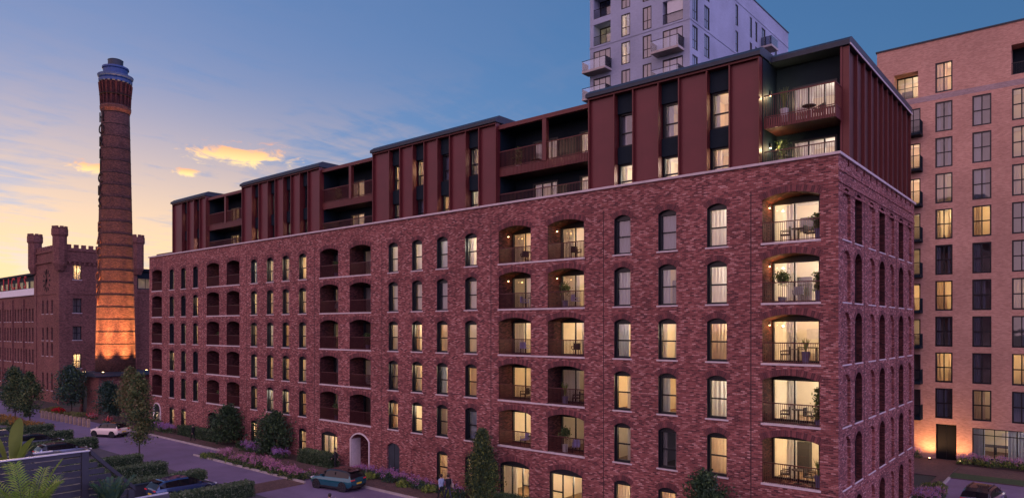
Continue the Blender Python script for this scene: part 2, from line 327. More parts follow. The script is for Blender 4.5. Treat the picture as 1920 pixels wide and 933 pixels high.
CACHE = {}
def cached(key, fn):
    if key not in CACHE: CACHE[key] = fn()
    return CACHE[key]
def frame_mesh(w, h, rise, mull, trans, depth=.2, fm='frame', th=.075):
    """window frame, origin at the middle of the sill line, y inwards, h = spring height"""
    def go():
        mb = MB(fm); x = w / 2
        mb.box(-x, 0, 0, -x + th, depth, h, fm); mb.box(x - th, 0, 0, x, depth, h, fm); mb.box(-x + th, 0, 0, x - th, depth, th * 1.2, fm)
        mb.box(-x + th, .0, h - th, x - th, depth, h, fm)
        if rise > .02: mb.prism([p for p in arch_pts(-x + .002, x - .002, h + .001, rise - .004)], ID, .02, depth - .02, fm)
        for a in mull: mb.box(-x + w * a - th * .4, depth * .4, th * 1.2, -x + w * a + th * .4, depth * .85, h - th, fm)
        for a, l0, l1 in trans: mb.box(-x + w * l0 + (th if l0 == 0 else .03), depth * .42, h * a - th * .45, -x + w * l1 - (th if l1 == 1 else .03), depth * .83, h * a + th * .45, fm)
        return mb.mesh('window_frame')
    return cached(('f', w, h, rise, tuple(mull), tuple(trans), depth, fm, th), go)
def pane_mesh(w, h, y, m):
    def go():
        mb = MB(m); mb.face([(-w / 2 + .05, y, .05), (w / 2 - .05, y, .05), (w / 2 - .05, y, h - .04), (-w / 2 + .05, y, h - .04)]); return mb.mesh('pane')
    return cached(('p', w, h, y, m), go)
def curtain_mesh(spans, h, m, w, seed):
    def go():
        mb = MB(m); rr = random.Random(seed)
        for a0, a1 in spans:
            x0, x1 = -w / 2 + a0 * w, -w / 2 + a1 * w; n = max(10, int((x1 - x0) / .035)); ph = rr.random() * 6; fr = rr.uniform(24, 33)
            P = []
            for i in range(n + 1):
                x = x0 + (x1 - x0) * i / n; P.append((x, .06 * sin(x * fr + ph) + .012 * sin(x * 71 + ph)))
            b = len(mb.v)
            for z, k in ((.03, 1.25), (h, .6)):
                for x, y in P: mb.v.append((x, y * k, z))
            for i in range(n): mb.f.append((b + i, b + i + 1, b + n + 2 + i, b + n + 1 + i)); mb.m.append(0)
        return mb.mesh('curtain', True)
    return cached(('c', tuple(spans), h, m, w, seed), go)
def room_mesh(w, h, d, wall, kind):
    def go():
        mb = MB(wall, 'room_floor', 'stone', 'wicker', 'white_paint'); x = w / 2; z0 = -.02
        mb.face([(-x, d, z0), (x, d, z0), (x, d, h), (-x, d, h)]); mb.face([(-x, 0, z0), (-x, d, z0), (-x, d, h), (-x, 0, h)]); mb.face([(x, 0, z0), (x, d, z0), (x, d, h), (x, 0, h)])
        mb.face([(-x, 0, h), (x, 0, h), (x, d, h), (-x, d, h)], 'white_paint'); mb.face([(-x, 0, z0), (x, 0, z0), (x, d, z0), (-x, d, z0)], 'room_floor')
        if kind == 1: mb.box(-x * .75, d - .05, 1.1, -x * .1, d - .02, 1.9, 'wicker'); mb.box(-x * .9, d - .7, z0, x * .2, d - .05, .7, 'stone')
        if kind == 2: mb.box(x * .1, d - .06, z0, x * .8, d - .02, 2.05, 'white_paint'); mb.box(-x * .9, d - .5, z0, -x * .3, d - .05, 1.6, 'wicker')
        if kind == 3: mb.box(-x * .8, d * .5, .72, x * .3, d * .8, .77, 'wicker'); mb.box(-x * .6, d * .6, 0, -x * .55, d * .65, .72, 'wicker'); mb.box(x * .1, d * .6, 0, x * .15, d * .65, .72, 'wicker'); mb.box(-x * .5, d - .05, 1.2, x * .4, d - .02, 1.8, 'stone')
        return mb.mesh('room')
    return cached(('r', w, h, d, wall, kind), go)
def lampmesh(m, r=.34):
    return cached(('l', m, r), lambda: MB(m).lathe([(.05, -.26), (.15, -.18), (.15, .18), (.05, .26)], 8).mesh('wall_lamp'))
CURT = {'full': [(.02, .98)], 'sides': [(.02, .3), (.7, .98)], 'left': [(.02, .45)], 'right': [(.52, .98)], 'wideleft': [(.02, .66)], 'none': []}
wcount = [0]
def window(parent, x, y, z, w, h, rise=0, rz=0, lit='lamp_warm', curtain='full', cm='curtain_white', mull=(), trans=((.5, 0, 1),), set_=.09, glassm='pane',
           roomw=None, roomh=None, roomd=2.6, sill=True, arch=False, name='window', depth=.2, kind=None, wall=None, th=.095, fm='frame', rooms=True, big=1):
    wcount[0] += 1
    ca, sa = cos(rz), sin(rz)
    f = ob(name, frame_mesh(w - .004, h, rise, mull, trans, depth, fm, th), parent, (x - sa * set_, y + ca * set_, z), rz)
    ob('pane', pane_mesh(w, h, depth * .62, glassm), f)
    if CURT[curtain]: ob('curtain', curtain_mesh(CURT[curtain], h - .02, cm, w + .1, wcount[0] % 5), f, (0, depth + .14, 0))
    if rooms:
        kind = random.choice((0, 1, 2, 3)) if kind is None else kind
        wall = wall or ('room_wall' if lit else 'room_wall_cool')
        rw = roomw or w + .9; rh = roomh or h + max(rise, .12) + .05
        ob('room', room_mesh(rw, rh, roomd, wall, kind), f, (0, depth + .001, 0))
        if lit:
            lo = ob('wall_lamp', lampmesh(lit), f, (rw / 2 - .17, depth + min(1.3, roomd * random.uniform(.3, .5)), rh * random.uniform(.62, .78)))
            lo.scale = (big, big, big)
            if big > 1: lo.location.x -= .12 * big
    if sill: ob('sill', cached(('s', w), lambda: MB('stone').box(-w / 2 - .1, -.06, -.085, w / 2 + .1, .12, -.002).mesh('sill')), f, (0, -set_, 0))
    if arch: ob('brick_arch', arch_mesh(w, h, rise), f, (0, -set_, 0))
    return f
def arch_mesh(w, h, rise, th=.32):
    def go():
        mb = MB('mortar', 'arch_brick0', 'arch_brick1', 'arch_brick2'); x = w / 2; rr = random.Random(3)
        Rr = (x * x + rise * rise) / (2 * rise); t = math.asin(min(1, x / Rr)); zc = h + rise - Rr; n = max(8, int(2 * t * Rr / .085)); t2 = t * 1.04
        P = lambda a, r, y: (r * sin(a), y, zc + r * cos(a))
        for i in range(n):
            a0 = -t2 + 2 * t2 * i / n; a1 = -t2 + 2 * t2 * (i + 1) / n; g = .006 / Rr; m = rr.randrange(1, 4)
            r0, r1 = Rr + .004, Rr + th; y0 = -.012 - .006 * rr.random()
            q = [(a0 + g, r0), (a1 - g, r0), (a1 - g, r1), (a0 + g, r1)]
            mb.face([P(a, r, y0) for a, r in q], m)
            for k in range(4): u, v = q[k], q[(k + 1) % 4]; mb.face([P(*u, y0), P(*v, y0), P(*v, .01), P(*u, .01)], m)
            mb.face([P(a0, r0, -.004), P(a1, r0, -.004), P(a1, r1, -.004), P(a0, r1, -.004)], 0)
        return mb.mesh('brick_arch')
    return cached(('a', w, h, rise), go)
def railing_mesh(x0, x1, h, step=.11, m='rail_metal', flat=.05, returns=0):
    def go():
        mb = MB(m); mb.box(x0, -.03, h - .05, x1, .03, h, m); mb.box(x0, -.02, .05, x1, .02, .09, m)
        n = int((x1 - x0) / step)
        for i in range(n + 1):
            x = x0 + .01 + (x1 - x0 - .03) * i / n; mb.box(x, -flat / 2, .0, x + .012, flat / 2, h - .05, m)
        return mb.mesh('railing')
    return cached(('rl', x0, x1, h, step, m, flat), go)

# ================================================================== ground and roads
def sheet(name, poly, z, m, h=None):
    mb = MB(m)
    if h: mb.prism(poly, lambda a, b, d: (a, b, z + d), 0, h)
    else: mb.face([(a, b, z) for a, b in poly])
    return struct(name, mb)
def rect(x0, y0, x1, y1): return [(x0, y0), (x1, y0), (x1, y1), (x0, y1)]
sheet('ground', rect(-2500, -2500, 2500, 2500), -.02, 'earth')
sheet('road', rect(-230, -10.2, 60, -3.3), -.004, 'asphalt')
sheet('side_road', rect(.8, -3.3, 11, 28.2), -.006, 'asphalt')
sheet('parking_bays', rect(-230, -17.5, 60, -10.2), -.008, 'asphalt_dark')
sheet('forecourt', rect(-108, -3.15, -79.6, 30), .0, 'paving_brick')
sheet('brick_crossing', rect(-39.6, -10.2, -36.7, -5.95), .002, 'paving_brick')
pv = sheet('pavement', [(-79.6, -3.15), (-1, -3.15), (.7, -1.5), (.7, 34), (-.05, 34), (-.05, 0), (-79.6, 0)], -.01, 'paving_brick', .13)
k = MB('kerb_stone')
def kerbrun(mb, pts, w=.16, h=.14):
    for (a, b) in zip(pts, pts[1:]):
        a, b = Vector(a), Vector(b); t = (b - a).normalized(); n = Vector((-t.y, t.x)) * w / 2
        mb.prism([tuple(a - n), tuple(b - n), tuple(b + n), tuple(a + n)], lambda x, y, d: (x, y, d), -.02, h)
kerbrun(k, [(-79.6, -3.23), (-55.2, -3.23)]); kerbrun(k, [(-36.4, -3.85), (-30, -3.85), (-1, -3.85)]); kerbrun(k, [(-55.1, -5.9), (-36.9, -5.9)]); kerbrun(k, [(.78, -1.5), (.78, 28)])
ob('kerb', k, pv)
sheet('planting_soil', [(-55.1, -5.85), (-37.2, -5.85), (-39.4, -3.95), (-54.4, -3.95)], .06, 'soil')
sheet('facade_soil', rect(-78, -1.6, -44.6, -.02), .125, 'soil'); sheet('facade_soil', rect(-35.8, -1.75, -14, -.02), .125, 'soil')
sheet('footway', rect(-36.4, -3.78, -1, -3.16), -.01, 'paving_brick', .128)
sheet('lawn', [(.2, 28.4), (40, 28.4), (40, 30.6), (.2, 30.6)], .05, 'lawn')
sheet('far_pavement', rect(-6, 28.2, 40, 36.9), .0, 'paving_brick', .04)
sheet('far_soil', rect(.3, 34.7, 30, 36.8), .10, 'soil')
sheet('verge', rect(-230, -3.3, -108, 1.2), .0, 'soil')

# ================================================================== main red brick apartment building
B = thing('apartment_building', 'long red brick apartment building with arched openings and red metal top storeys', 'building', (-40, 9, 0))
B.location = (0, 0, 0)
F = [3.80, 6.95, 10.10, 13.25, 16.40]; PT = 20.5
WC = {'R': [-12.29, -9.29, -6.28], 'B': [-33.52, -30.69, -27.9, -24.93], 'C': [-54.77, -51.8, -49.05, -46.27], 'D': [-73.07, -70.11, -67.18]}
LG = {'corner': [(-3.77, -.88)], 'M': [(-22.25, -19.39), (-17.96, -15.08)], 'L': [(-43.54, -40.84), (-39.21, -36.37)], 'K': [(-64.58, -61.85), (-60.24, -57.62)], 'end': [(-78.4, -75.7)]}
WW, WH, WR = 1.14, 2.16, .22; LH, LR = 2.26, .28
bands = []
g_ops = []
wins0 = [-73.07, -70.11, -54.77, -51.8, -46.27, -27.9, -24.93, -12.29, -9.29, -6.28]
for c in wins0: g_ops.append((c - WW / 2, c + WW / 2, .45, 2.5, .2, .34, None, 'frame'))
wide0 = [(-43.3, -41.0), (-22.1, -19.5), (-17.8, -15.2), (-3.6, -1.0)]
for a, b in wide0: g_ops.append((a, b, .32, 2.5, .3, .34, None, 'frame'))
g_ops.append((-64.4, -62.0, .125, 2.45, .4, .3, 'black_door', None))
g_ops.append((-34.3, -32.75, .125, 2.4, .3, .3, None, None))
g_ops.append((-31.35, -30.05, .3, 2.35, .28, .07, 'red_brick', None))
g_ops.append((-39.0, -36.6, .125, 2.45, .55, 2.6, 'red_brick', None))
g_ops.append((-77.9, -76.1, .4, 1.9, .9, .3, None, 'stone'))
bands.append((-.1, 3.45, g_ops))
for i, f in enumerate(F):
    ops = []
    for cs_ in WC.values():
        for c in cs_: ops.append((c - WW / 2, c + WW / 2, f, f + WH, WR, .42, None, 'frame'))
    for ls in LG.values():
        for a, b in ls: ops.append((a, b, f, f + LH, LR, 1.62, None, 'dark_and_shade_brick'))  # recess shade is put into the lining's brick colour
    bands.append((f - .35, F[i + 1] - .35 if i < 4 else PT, ops))
w = MB('red_brick', 'frame', 'black_door', 'stone'); facade(w, FR(0), -79.2, 0, bands); ob('front_wall', w, B)
# gable: alternate shallow blind arches and deep openings
gb = [(.75, 2.2, 0), (3.05, 4.5, 1), (5.9, 7.35, 0), (8.4, 9.8, 1), (10.9, 12.3, 0), (13.6, 15.0, 1), (16.2, 17.6, 0)]
bands = []
for i, f in enumerate([.45] + F):
    ops = [(a, b, f, f + 2.22, .42, .5 if dp else .14, None if dp else 'red_brick', 'dark_and_shade_brick' if dp else None) for a, b, dp in gb]  # deep reveals get the brick with shade in its colour
    z0 = -.1 if i == 0 else f - .35; z1 = 3.45 if i == 0 else (F[i] - .35 if i < 5 else PT)
    bands.append((z0, z1, ops))
w = MB('red_brick'); facade(w, GB(0), 0, 18.5, bands); ob('gable_wall', w, B)
w = MB('red_brick'); w.face([(0, 18.5, -.1), (-79.2, 18.5, -.1), (-79.2, 18.5, PT), (0, 18.5, PT)]); w.face([(-79.2, 0, -.1), (-79.2, 18.5, -.1), (-79.2, 18.5, PT), (-79.2, 0, PT)]); ob('rear_wall', w, B)
for f in [.45] + F:
    for a, b, dp in gb:
        ob('sill', cached(('gs', round(b - a, 2)), lambda: MB('stone').box(-.02, a - b - .1, -.065, .045, .1, -.003).mesh('sill')), B, (0, b, f))
        if dp: o = ob('brick_arch', arch_mesh(round(b - a, 2), 2.22, .42, .26), B, (0, (a + b) / 2, f), R(90))
        if dp: window(B, 0, (a + b) / 2, f, b - a, 2.22, .42, R(90), lit=None, curtain='none', set_=.3, sill=False, rooms=True, roomd=.22, roomw=b - a, glassm='pane_dark', kind=0, depth=.14)
for z, pr in ((19.15, .05), (18.75, .03), (19.75, .04), (3.3, .04)):
    ob('string_course', MB('red_brick').box(-.02, .0, z, pr, 18.5, z + .12), B)
# coping
T = MB('coping'); T.box(-79.3, -.12, PT, .12, .32, PT + .13); T.box(-.32, .321, PT, .12, 18.6, PT + .13); T.box(-79.3, .321, PT, -78.9, 18.6, PT + .13); ob('coping', T, B)
ob('roof_deck', MB('roof_felt').box(-79.15, .2, 19.6, -.2, 18.45, 19.85), B)
for x in (-74.3, -65.3, -56.2, -44.4, -34.95, -23.0, -13.65, -4.4): ob('movement_joint', MB('joint').box(x, -.006, .12, x + .05, .02, 19.2), B)
for y in (4.95, 12.95): ob('movement_joint', MB('joint').box(-.02, y, 3.5, .006, y + .05, 19.1), B)

# windows of the front
spec = {'R': [[(None, 'wideleft', 'curtain_cool'), (None, 'full', 'curtain_cool'), ('lamp_cool', 'full', 'curtain_white')],
              [('lamp_dim', 'wideleft', 'curtain_cool'), ('lamp_dim', 'left', 'curtain_cool'), ('lamp_cool', 'full', 'curtain_white')],
              [('lamp_bright', 'wideleft', 'curtain_cool'), ('lamp_bright', 'sides', 'curtain_white'), ('lamp_bright', 'full', 'curtain_sand')],
              [('lamp_warm', 'right', 'curtain_white'), ('lamp_warm', 'left', 'curtain_cool'), ('lamp_cool', 'full', 'curtain_white')],
              [('lamp_dim', 'right', 'curtain_white'), (None, 'sides', 'curtain_white'), ('lamp_bright', 'full', 'curtain_sand')]]}
def rnd_spec(bay, row):
    if bay == 'B' and row == 1: return (random.choice((None, 'lamp_dim')), 'full', 'curtain_white')
    if bay == 'C': l = random.choices(('lamp_bright', 'lamp_warm', 'lamp_cool', 'lamp_dim'), (4, 3, 4, 1))[0]
    elif bay == 'D': l = random.choices(('lamp_warm', 'lamp_dim', None), (2, 3, 2))[0]
    else: l = random.choices(('lamp_bright', 'lamp_warm', 'lamp_cool', 'lamp_dim', None), (4, 3, 2, 2, 1))[0]
    return (l, random.choices(('full', 'sides', 'left', 'right', 'wideleft'), (5, 2, 2, 1, 2))[0], random.choice(('curtain_white', 'curtain_white', 'curtain_sand', 'curtain_cool')))
for bay, cs_ in WC.items():
    for i, f in enumerate(F):
        for j, c in enumerate(cs_):
            l, cu, cm = spec['R'][4 - i][j] if bay == 'R' else rnd_spec(bay, 4 - i)
            window(B, c, 0, f, WW, WH, WR, lit=l, curtain=cu, cm=cm, arch=True, set_=.2)
for c in wins0: window(B, c, 0, .45, WW, 2.05, .2, lit=random.choice(('lamp_bright', 'lamp_bright', 'lamp_warm')), curtain=random.choice(('wideleft', 'sides', 'full')), cm='curtain_sand', arch=True, sill=False)
for q, (a, b) in enumerate(wide0): window(B, (a + b) / 2, 0, .32, b - a, 2.18, .3, lit='lamp_bright', curtain=('left', 'left', 'none', 'sides')[q], cm='curtain_white', mull=((.36, .72), (.36, .72), (.36, .68), (.4, .7))[q], trans=((.42, 0 if q == 2 else .72, .36 if q == 2 else 1),), arch=True, sill=False, name='shop_window', roomd=4, big=1.35)
# arched stone-dressed window, passage entrance, service doors
fz = window(B, -77.0, 0, .4, 1.8, 1.5, .9, lit='lamp_cool', curtain='sides', cm='curtain_white', mull=(.35, .65), trans=(), sill=False, name='arched_window')
def surround(a0, a1, zs, rise, z0, th, m='stone'):
    mb = MB(m); A = [(a0, z0)] + arch_pts(a0, a1, zs, rise, 14) + [(a1, z0)]; c = (a0 + a1) / 2
    O = [(a0 - th, z0)] + arch_pts(a0 - th, a1 + th, zs, rise + th, 14) + [(a1 + th, z0)]
    for i in range(len(A) - 1): mb.prism([A[i], A[i + 1], O[i + 1], O[i]], FR(0), -.07, .02)
    return mb
ob('stone_surround', surround(-77.9, -76.1, 1.9, .9, .3, .16), B)
ob('stone_surround', surround(-39.0, -36.6, 2.45, .55, .125, .12), B)
ob('passage_lining', MB('stone').box(-38.998, .02, .125, -38.95, .95, 2.6), B)
dr = ob('entrance_door', MB('black_door').box(-37.6, 2.45, .13, -36.65, 2.58, 2.4), B); ob('door_handle', MB('rim').box(-37.5, 2.40, 1.0, -37.46, 2.44, 1.4), dr)
dr = ob('service_door', MB('steel_blue_door'), B); m_ = MB('steel_blue_door'); m_.prism([(-34.298, .13), (-32.752, .13)] + arch_pts(-34.298, -32.752, 2.4, .295)[::-1], FR(0), .16, .22); dr.data = m_.mesh('service_door')
ob('door_leaf_joint', MB('black_door').box(-33.54, .15, .14, -33.51, .165, 2.6), dr)
dr = ob('service_door', MB('black_door').box(-64.3, .2, .14, -62.1, .26, 2.4), B)

# loggias: doors, railings, sill bands
for bay, ls in LG.items():
    for i, f in enumerate(F):
        a0, b0 = ls[0][0], ls[-1][1]
        ob('sill_band', MB('stone').box(a0 - .06, -.05, f - .10, b0 + .06, .25, f + .004), B)
        for j, (a, b) in enumerate(ls):
            c = (a + b) / 2; wd_ = round(b - a, 2)
            if bay == 'corner': l = ('lamp_bright', 'lamp_cool', 'lamp_bright', 'lamp_cool', 'lamp_cool')[i]; cu = 'left'
            elif bay == 'M': l = random.choice(('lamp_warm', 'lamp_bright', 'lamp_bright', 'lamp_dim')); cu = random.choice(('left', 'right', 'none', 'sides'))
            else: l = random.choice(('lamp_dim', None, None, 'lamp_dim')); cu = random.choice(('left', 'right', 'none', 'full'))
            window(B, c, 1.62, f, wd_, LH, LR, lit=l, curtain=cu if bay != 'corner' else 'none', cm='curtain_white', mull=(.4, .84), trans=((.46, .84, 1),), set_=-.16, sill=False, name='balcony_door', roomd=3.4, roomw=wd_ if bay == 'corner' else wd_ + .3, wall='room_wall', th=.085, big={'corner': 1.35, 'M': 1.25}.get(bay, 1))
            if bay == 'corner': ob('curtain', curtain_mesh([(.22, .4)], LH - .05, 'curtain_white', wd_, 2), B, (c, 1.95, f))
            ob('railing', railing_mesh(-wd_ / 2 + .01, wd_ / 2 - .01, 1.08), B, (c, .12, f + .006))
            ob('brick_arch', arch_mesh(wd_, LH, LR, .34), B, (c, 0, f))
            if (bay == 'corner' and i >= 2) or (bay == 'M' and i >= 3):
                lx = ob('wall_light', MB('frame', 'lamp_glow').box(a + .002, .95, f + 2.0, a + .06, 1.07, f + 2.16, 'frame').box(a + .01, .96, f + 1.97, a + .055, 1.06, f + 1.998, 'lamp_glow'), B)
                lamp(B, (a + .35, 1.0, f + 1.95), 8 if bay == 'corner' else 1.3, (1, .45, .15), r=.05)

# ------------------------------------------------------------------ red metal top storeys
def vol(x0, x1, cols, lits):
    cw = .66
    z0, z1 = 20.0, 26.3
    ops1, ops2 = [], []
    for c in cols:
        ops1.append((c - .57, c + .57, 20.2, 22.0, 0, .1, None, None)); ops2.append((c - .57, c + .57, 23.05, 25.1, 0, .1, None, None))
    w = MB('dark_panel'); facade(w, FR(.72), x0, x1, [(z0, 22.4, ops1), (22.4, z1, ops2)])
    ob('upper_wall', w, B)
    edges = [x0] + [e for c in cols for e in (c - cw, c + cw)] + [x1]
    for a, b in zip(edges[::2], edges[1::2]):
        ob('panel', cached(('pn', round(b - a, 2)), lambda: MB('red_metal').box(0, .30, z0, b - a, .715, z1 - .03).mesh('panel')), B, (a, 0, 0))
        for e in (a, b): ob('fin', cached('fin', lambda: MB('red_fin').box(-.035, .10, 20.2, .035, .5, 26.28).mesh('fin')), B, (min(max(e, x0 + .04), x1 - .04), 0, 0))
    ob('head_rail', MB('red_fin').box(x0, .08, 26.28, x1, .72, 26.40), B)
    for q, c in enumerate(cols):
        ob('spandrel', cached('spn', lambda: MB('dark_panel').box(-.62, .5, 22.0, .62, .716, 23.05).mesh('spandrel')), B, (c, 0, 0))
        ob('spandrel', cached('spn2', lambda: MB('dark_panel').box(-.62, .5, 25.1, .62, .716, 26.27).mesh('spandrel')), B, (c, 0, 0))
        for k_, (z, h) in enumerate(((20.2, 1.8), (23.05, 2.05))):
            l, cu, cm = lits[(q * 2 + k_) % len(lits)]
            window(B, c, .72, z, 1.14, h, 0, lit=l, curtain=cu, cm=cm, set_=-.08, sill=False, trans=((.42, 0, 1),), kind=0)
    rf = MB('zinc'); rf.prism([(-.06, 26.40), (16.5, 26.40), (16.5, 26.9), (.35, 26.9), (-.06, 26.62)], lambda a, z, d: (x0 - .1 + d, a, z), 0, x1 - x0 + .2); ob('roof', rf, B)
    s_ = MB('dark_panel', 'red_metal')
    for x, e in ((x0, .0), (x1, .0)): s_.face([(x, .716, z0), (x, 16.4, z0), (x, 16.4, 26.4), (x, .716, 26.4)], 'dark_panel')
    s_.face([(x0, 16.4, z0), (x1, 16.4, z0), (x1, 16.4, 26.4), (x0, 16.4, 26.4)], 'dark_panel'); ob('side_cladding', s_, B)
    for x in (x0, x1):
        d = .03 if x == x1 else -.03
        ob('side_panel', MB('red_metal').box(min(x + d * .1, x + d), .55, 20.0, max(x + d * .1, x + d), 2.18, 26.38, 'dark_panel' if x == x1 else 0), B)
cool = [(None, 'sides', 'curtain_cool'), ('lamp_dim', 'sides', 'curtain_cool'), ('lamp_cool', 'sides', 'curtain_white'), ('lamp_dim', 'full', 'curtain_white'), ('lamp_warm', 'sides', 'curtain_white'), ('lamp_warm', 'right', 'curtain_cool')]
warm = [('lamp_dim', 'full', 'curtain_white'), ('lamp_warm', 'full', 'curtain_white'), (None, 'sides', 'curtain_cool'), ('lamp_warm', 'sides', 'curtain_white'), ('lamp_bright', 'full', 'curtain_sand'), (None, 'full', 'curtain_cool'), ('lamp_cool', 'full', 'curtain_white'), ('lamp_dim', 'sides', 'curtain_white')]
vol(-14.84, -3.97, WC['R'], [('lamp_cool', 'sides', 'curtain_white'), (None, 'sides', 'curtain_cool'), ('lamp_cool', 'sides', 'curtain_white'), ('lamp_dim', 'left', 'curtain_cool'), ('lamp_warm', 'left', 'curtain_white'), ('lamp_warm', 'sides', 'curtain_cool')])
vol(-36.3, -22.6, WC['B'], warm); vol(-57.4, -43.75, WC['C'], warm[3:] + warm[:3]); vol(-73.2, -65.05, WC['D'][1:], cool)
def terrace(x0, x1, post, doors, corner=False, lits=('lamp_warm', 'lamp_bright')):
    yb = 2.2 if not corner else 2.6
    ops = [(a, b, 20.0, 22.15, 0, .1, None, None) for a, b in doors]; ops2 = [(a, b, 22.76, 25.1, 0, .1, None, None) for a, b in doors]
    w = MB('dark_panel'); facade(w, FR(yb), x0, x1, [(19.8, 22.45, ops), (22.45, 26.3, ops2)]); ob('terrace_wall', w, B)
    for q, (a, b) in enumerate(doors):
        for z, h in ((20.0, 2.15), (22.76, 2.34)):
            wide = b - a > 2
            window(B, (a + b) / 2, yb, z, b - a, h, 0, lit=lits[q % len(lits)], curtain=random.choice(('left', 'sides', 'none')) if not corner else 'left', cm='curtain_white', mull=(.36, .72) if wide else (.5,), trans=((.4, .72, 1),) if wide else (), set_=-.06, sill=False, name='terrace_door', roomd=3, roomw=b - a + .5, big=.85)
    fx0, fx1 = x0 + .04, x1 - .04
    yf = .42 if not corner else .62
    if corner: fx1 = -.34
    sl = ob('balcony_slab', MB('rust_metal').box(fx0, yf, 22.58, fx1, yb - .02, 22.74), B)
    n = int((fx1 - fx0) / .12); fa = MB('red_fin')
    for i in range(n): x = fx0 + (fx1 - fx0) * i / n; fa.box(x, yf - .05, 22.56, x + .085, yf - .002, 23.12)
    if corner:
        for i in range(14): y = yf + (yb - yf) * i / 14; fa.box(fx1 + .002, y, 22.56, fx1 + .05, y + .09, 23.12)
    ob('slatted_fascia', fa, sl)
    L_ = round(fx1 - fx0, 2)
    ob('railing', railing_mesh(0, L_, 1.22, .12, 'red_fin', .04), sl, (fx0, yf - .02, 23.12))
    if corner: ob('railing', railing_mesh(0, 1.9, 1.22, .12, 'red_fin', .04), sl, (fx1 + .02, yf, 23.12), R(90))
    ob('railing', railing_mesh(0, L_, 1.05, .12, 'rail_metal', .04), B, (fx0, yf, 20.3))
    if not corner:
        ob('beam', MB('red_fin').box(x0, .3, 25.9, x1, .62, 26.18), B); ob('terrace_ceiling', MB('dark_panel').box(x0 + .03, .63, 25.98, x1 - .03, yb + .05, 26.14), B)
        ob('post', MB('red_fin').box(post - .16, .32, 23.1, post + .16, .62, 25.9), B)
        ob('low_roof', MB('zinc').box(x0 + .12, .64, 26.181, x1 - .12, 16, 26.3), B)
        ob('rear_core', MB('dark_panel').box(x0 + .05, 15.8, 20, x1 - .05, 16, 26.15), B)
terrace(-22.55, -14.88, -18.5, [(-20.9, -18.7), (-16.9, -15.3)], lits=('lamp_dim', 'lamp_bright'))
terrace(-43.7, -36.35, -39.6, [(-41.9, -39.9), (-38.1, -36.9)], lits=('lamp_warm', 'lamp_dim'))
terrace(-65.0, -57.45, -61.2, [(-63.4, -61.6), (-59.6, -58.2)], lits=('lamp_warm', 'lamp_dim'))
terrace(-3.93, -.12, 0, [(-3.05, -.75)], True, ('lamp_cool',))
for z in (24.6, 21.75):
    ob('wall_light', MB('frame', 'lamp_glow').box(-3.92, 1.45, z, -3.84, 1.6, z + .22, 'frame').box(-3.91, 1.47, z - .025, -3.845, 1.58, z - .002, 'lamp_glow'), B); lamp(B, (-3.62, 1.5, z - .05), 16, (1, .72, .38), .05)
# gable cladding of the metal storeys: panels between fins
fy = [1.75, 3.35, 4.85, 6.3, 7.7, 9.0, 10.25, 11.55, 12.85, 14.2, 15.6, 17.1]
for a, b in zip(fy, fy[1:]): ob('panel', MB('rust_metal').box(-.25, a + .04, 20.0, -.11, b - .04, 26.38), B)
for a in fy: ob('fin', MB('red_fin').box(-.26, a - .04, 20.2, .06, a + .04, 26.38), B)
ob('corner_post', MB('red_metal').box(-.36, 1.66, 20.0, -.262, 1.95, 26.38), B)
rf = MB('zinc'); rf.prism([(1.55, 26.40), (17.2, 26.40), (17.2, 26.9), (1.95, 26.9), (1.55, 26.66)], lambda a, z, d: (-3.86 + d, a, z), 0, 3.98); ob('roof', rf, B)
ob('roof_edge', MB('coping').box(.121, 1.6, 26.38, .16, 17.2, 26.48), B)
ob('low_parapet', MB('rust_metal').box(-78.6, .6, 20.0, -73.35, .72, 20.95), B)

# ================================================================== buff brick apartment block on the right
Q = thing('apartment_block', 'buff brick apartment block with dark gridded windows at the right edge', 'building'); QY = 37.0; QT = 38.2
rows = [36.08 - 3.37 * 0 - 2.72] + [32.54 - 2.76 - 3.255 * k for k in range(9)]       # sill heights, top row first
colx = {'a': (-1.57, -.22), 'b': (1.27, 2.68), 'c': (4.14, 5.5), 'd': (7.0, 8.4)}
edges = [38.2] + [r - .2 for r in rows]
bands = []
for i, z in enumerate(rows):
    ops = []
    for kx, (a, b) in colx.items():
        if i == 0 and kx in 'bc': continue
        ops.append((a, b, z, z + 2.72, 0, .2, None, 'frame'))
    if i == 0: ops += [(-4.95, -2.95, 33.3, 35.75, 0, 1.4, None, None), (4.1, 7.0, 33.7, 36.3, 0, 1.4, 'dark_panel', None)]; ops = [o for o in ops if o[0] != 7.0]
    else: ops.append((-3.95, -2.75, z, z + 2.5, 0, .15, None, 'frame'))
    bands.append((edges[i + 1] if i < 9 else 3.45, edges[i] if i else QT, ops))
bands.append((-.1, 3.45, [(-1.52, .08, .0, 3.2, 0, .35, 'black_door', 'black_door'), (1.27, 9.0, .4, 3.08, 0, .2, None, 'frame')]))
w = MB('buff_brick', 'frame', 'dark_panel', 'black_door'); facade(w, FR(QY), -6.4, 26, bands); ob('front_wall', w, Q)
w = MB('buff_brick'); w.face([(-6.4, QY, -.1), (-6.4, 60, -.1), (-6.4, 60, QT), (-6.4, QY, QT)]); w.face([(26, QY, -.1), (26, 60, -.1), (26, 60, QT), (26, QY, QT)]); ob('side_wall', w, Q)
ob('roof', MB('roof_felt').box(-6.39, QY + .01, QT - .6, 25.9, 60, QT - .3), Q); ob('coping', MB('zinc').box(-6.5, QY - .08, QT, 26, QY + .4, QT + .14).box(-6.5, QY + .401, QT, -6.1, 60, QT + .14), Q)
ob('grey_brick_band', MB('grey_band_brick').box(-6.39, QY - .012, 32.75, 26, QY + .01, 33.25), Q)
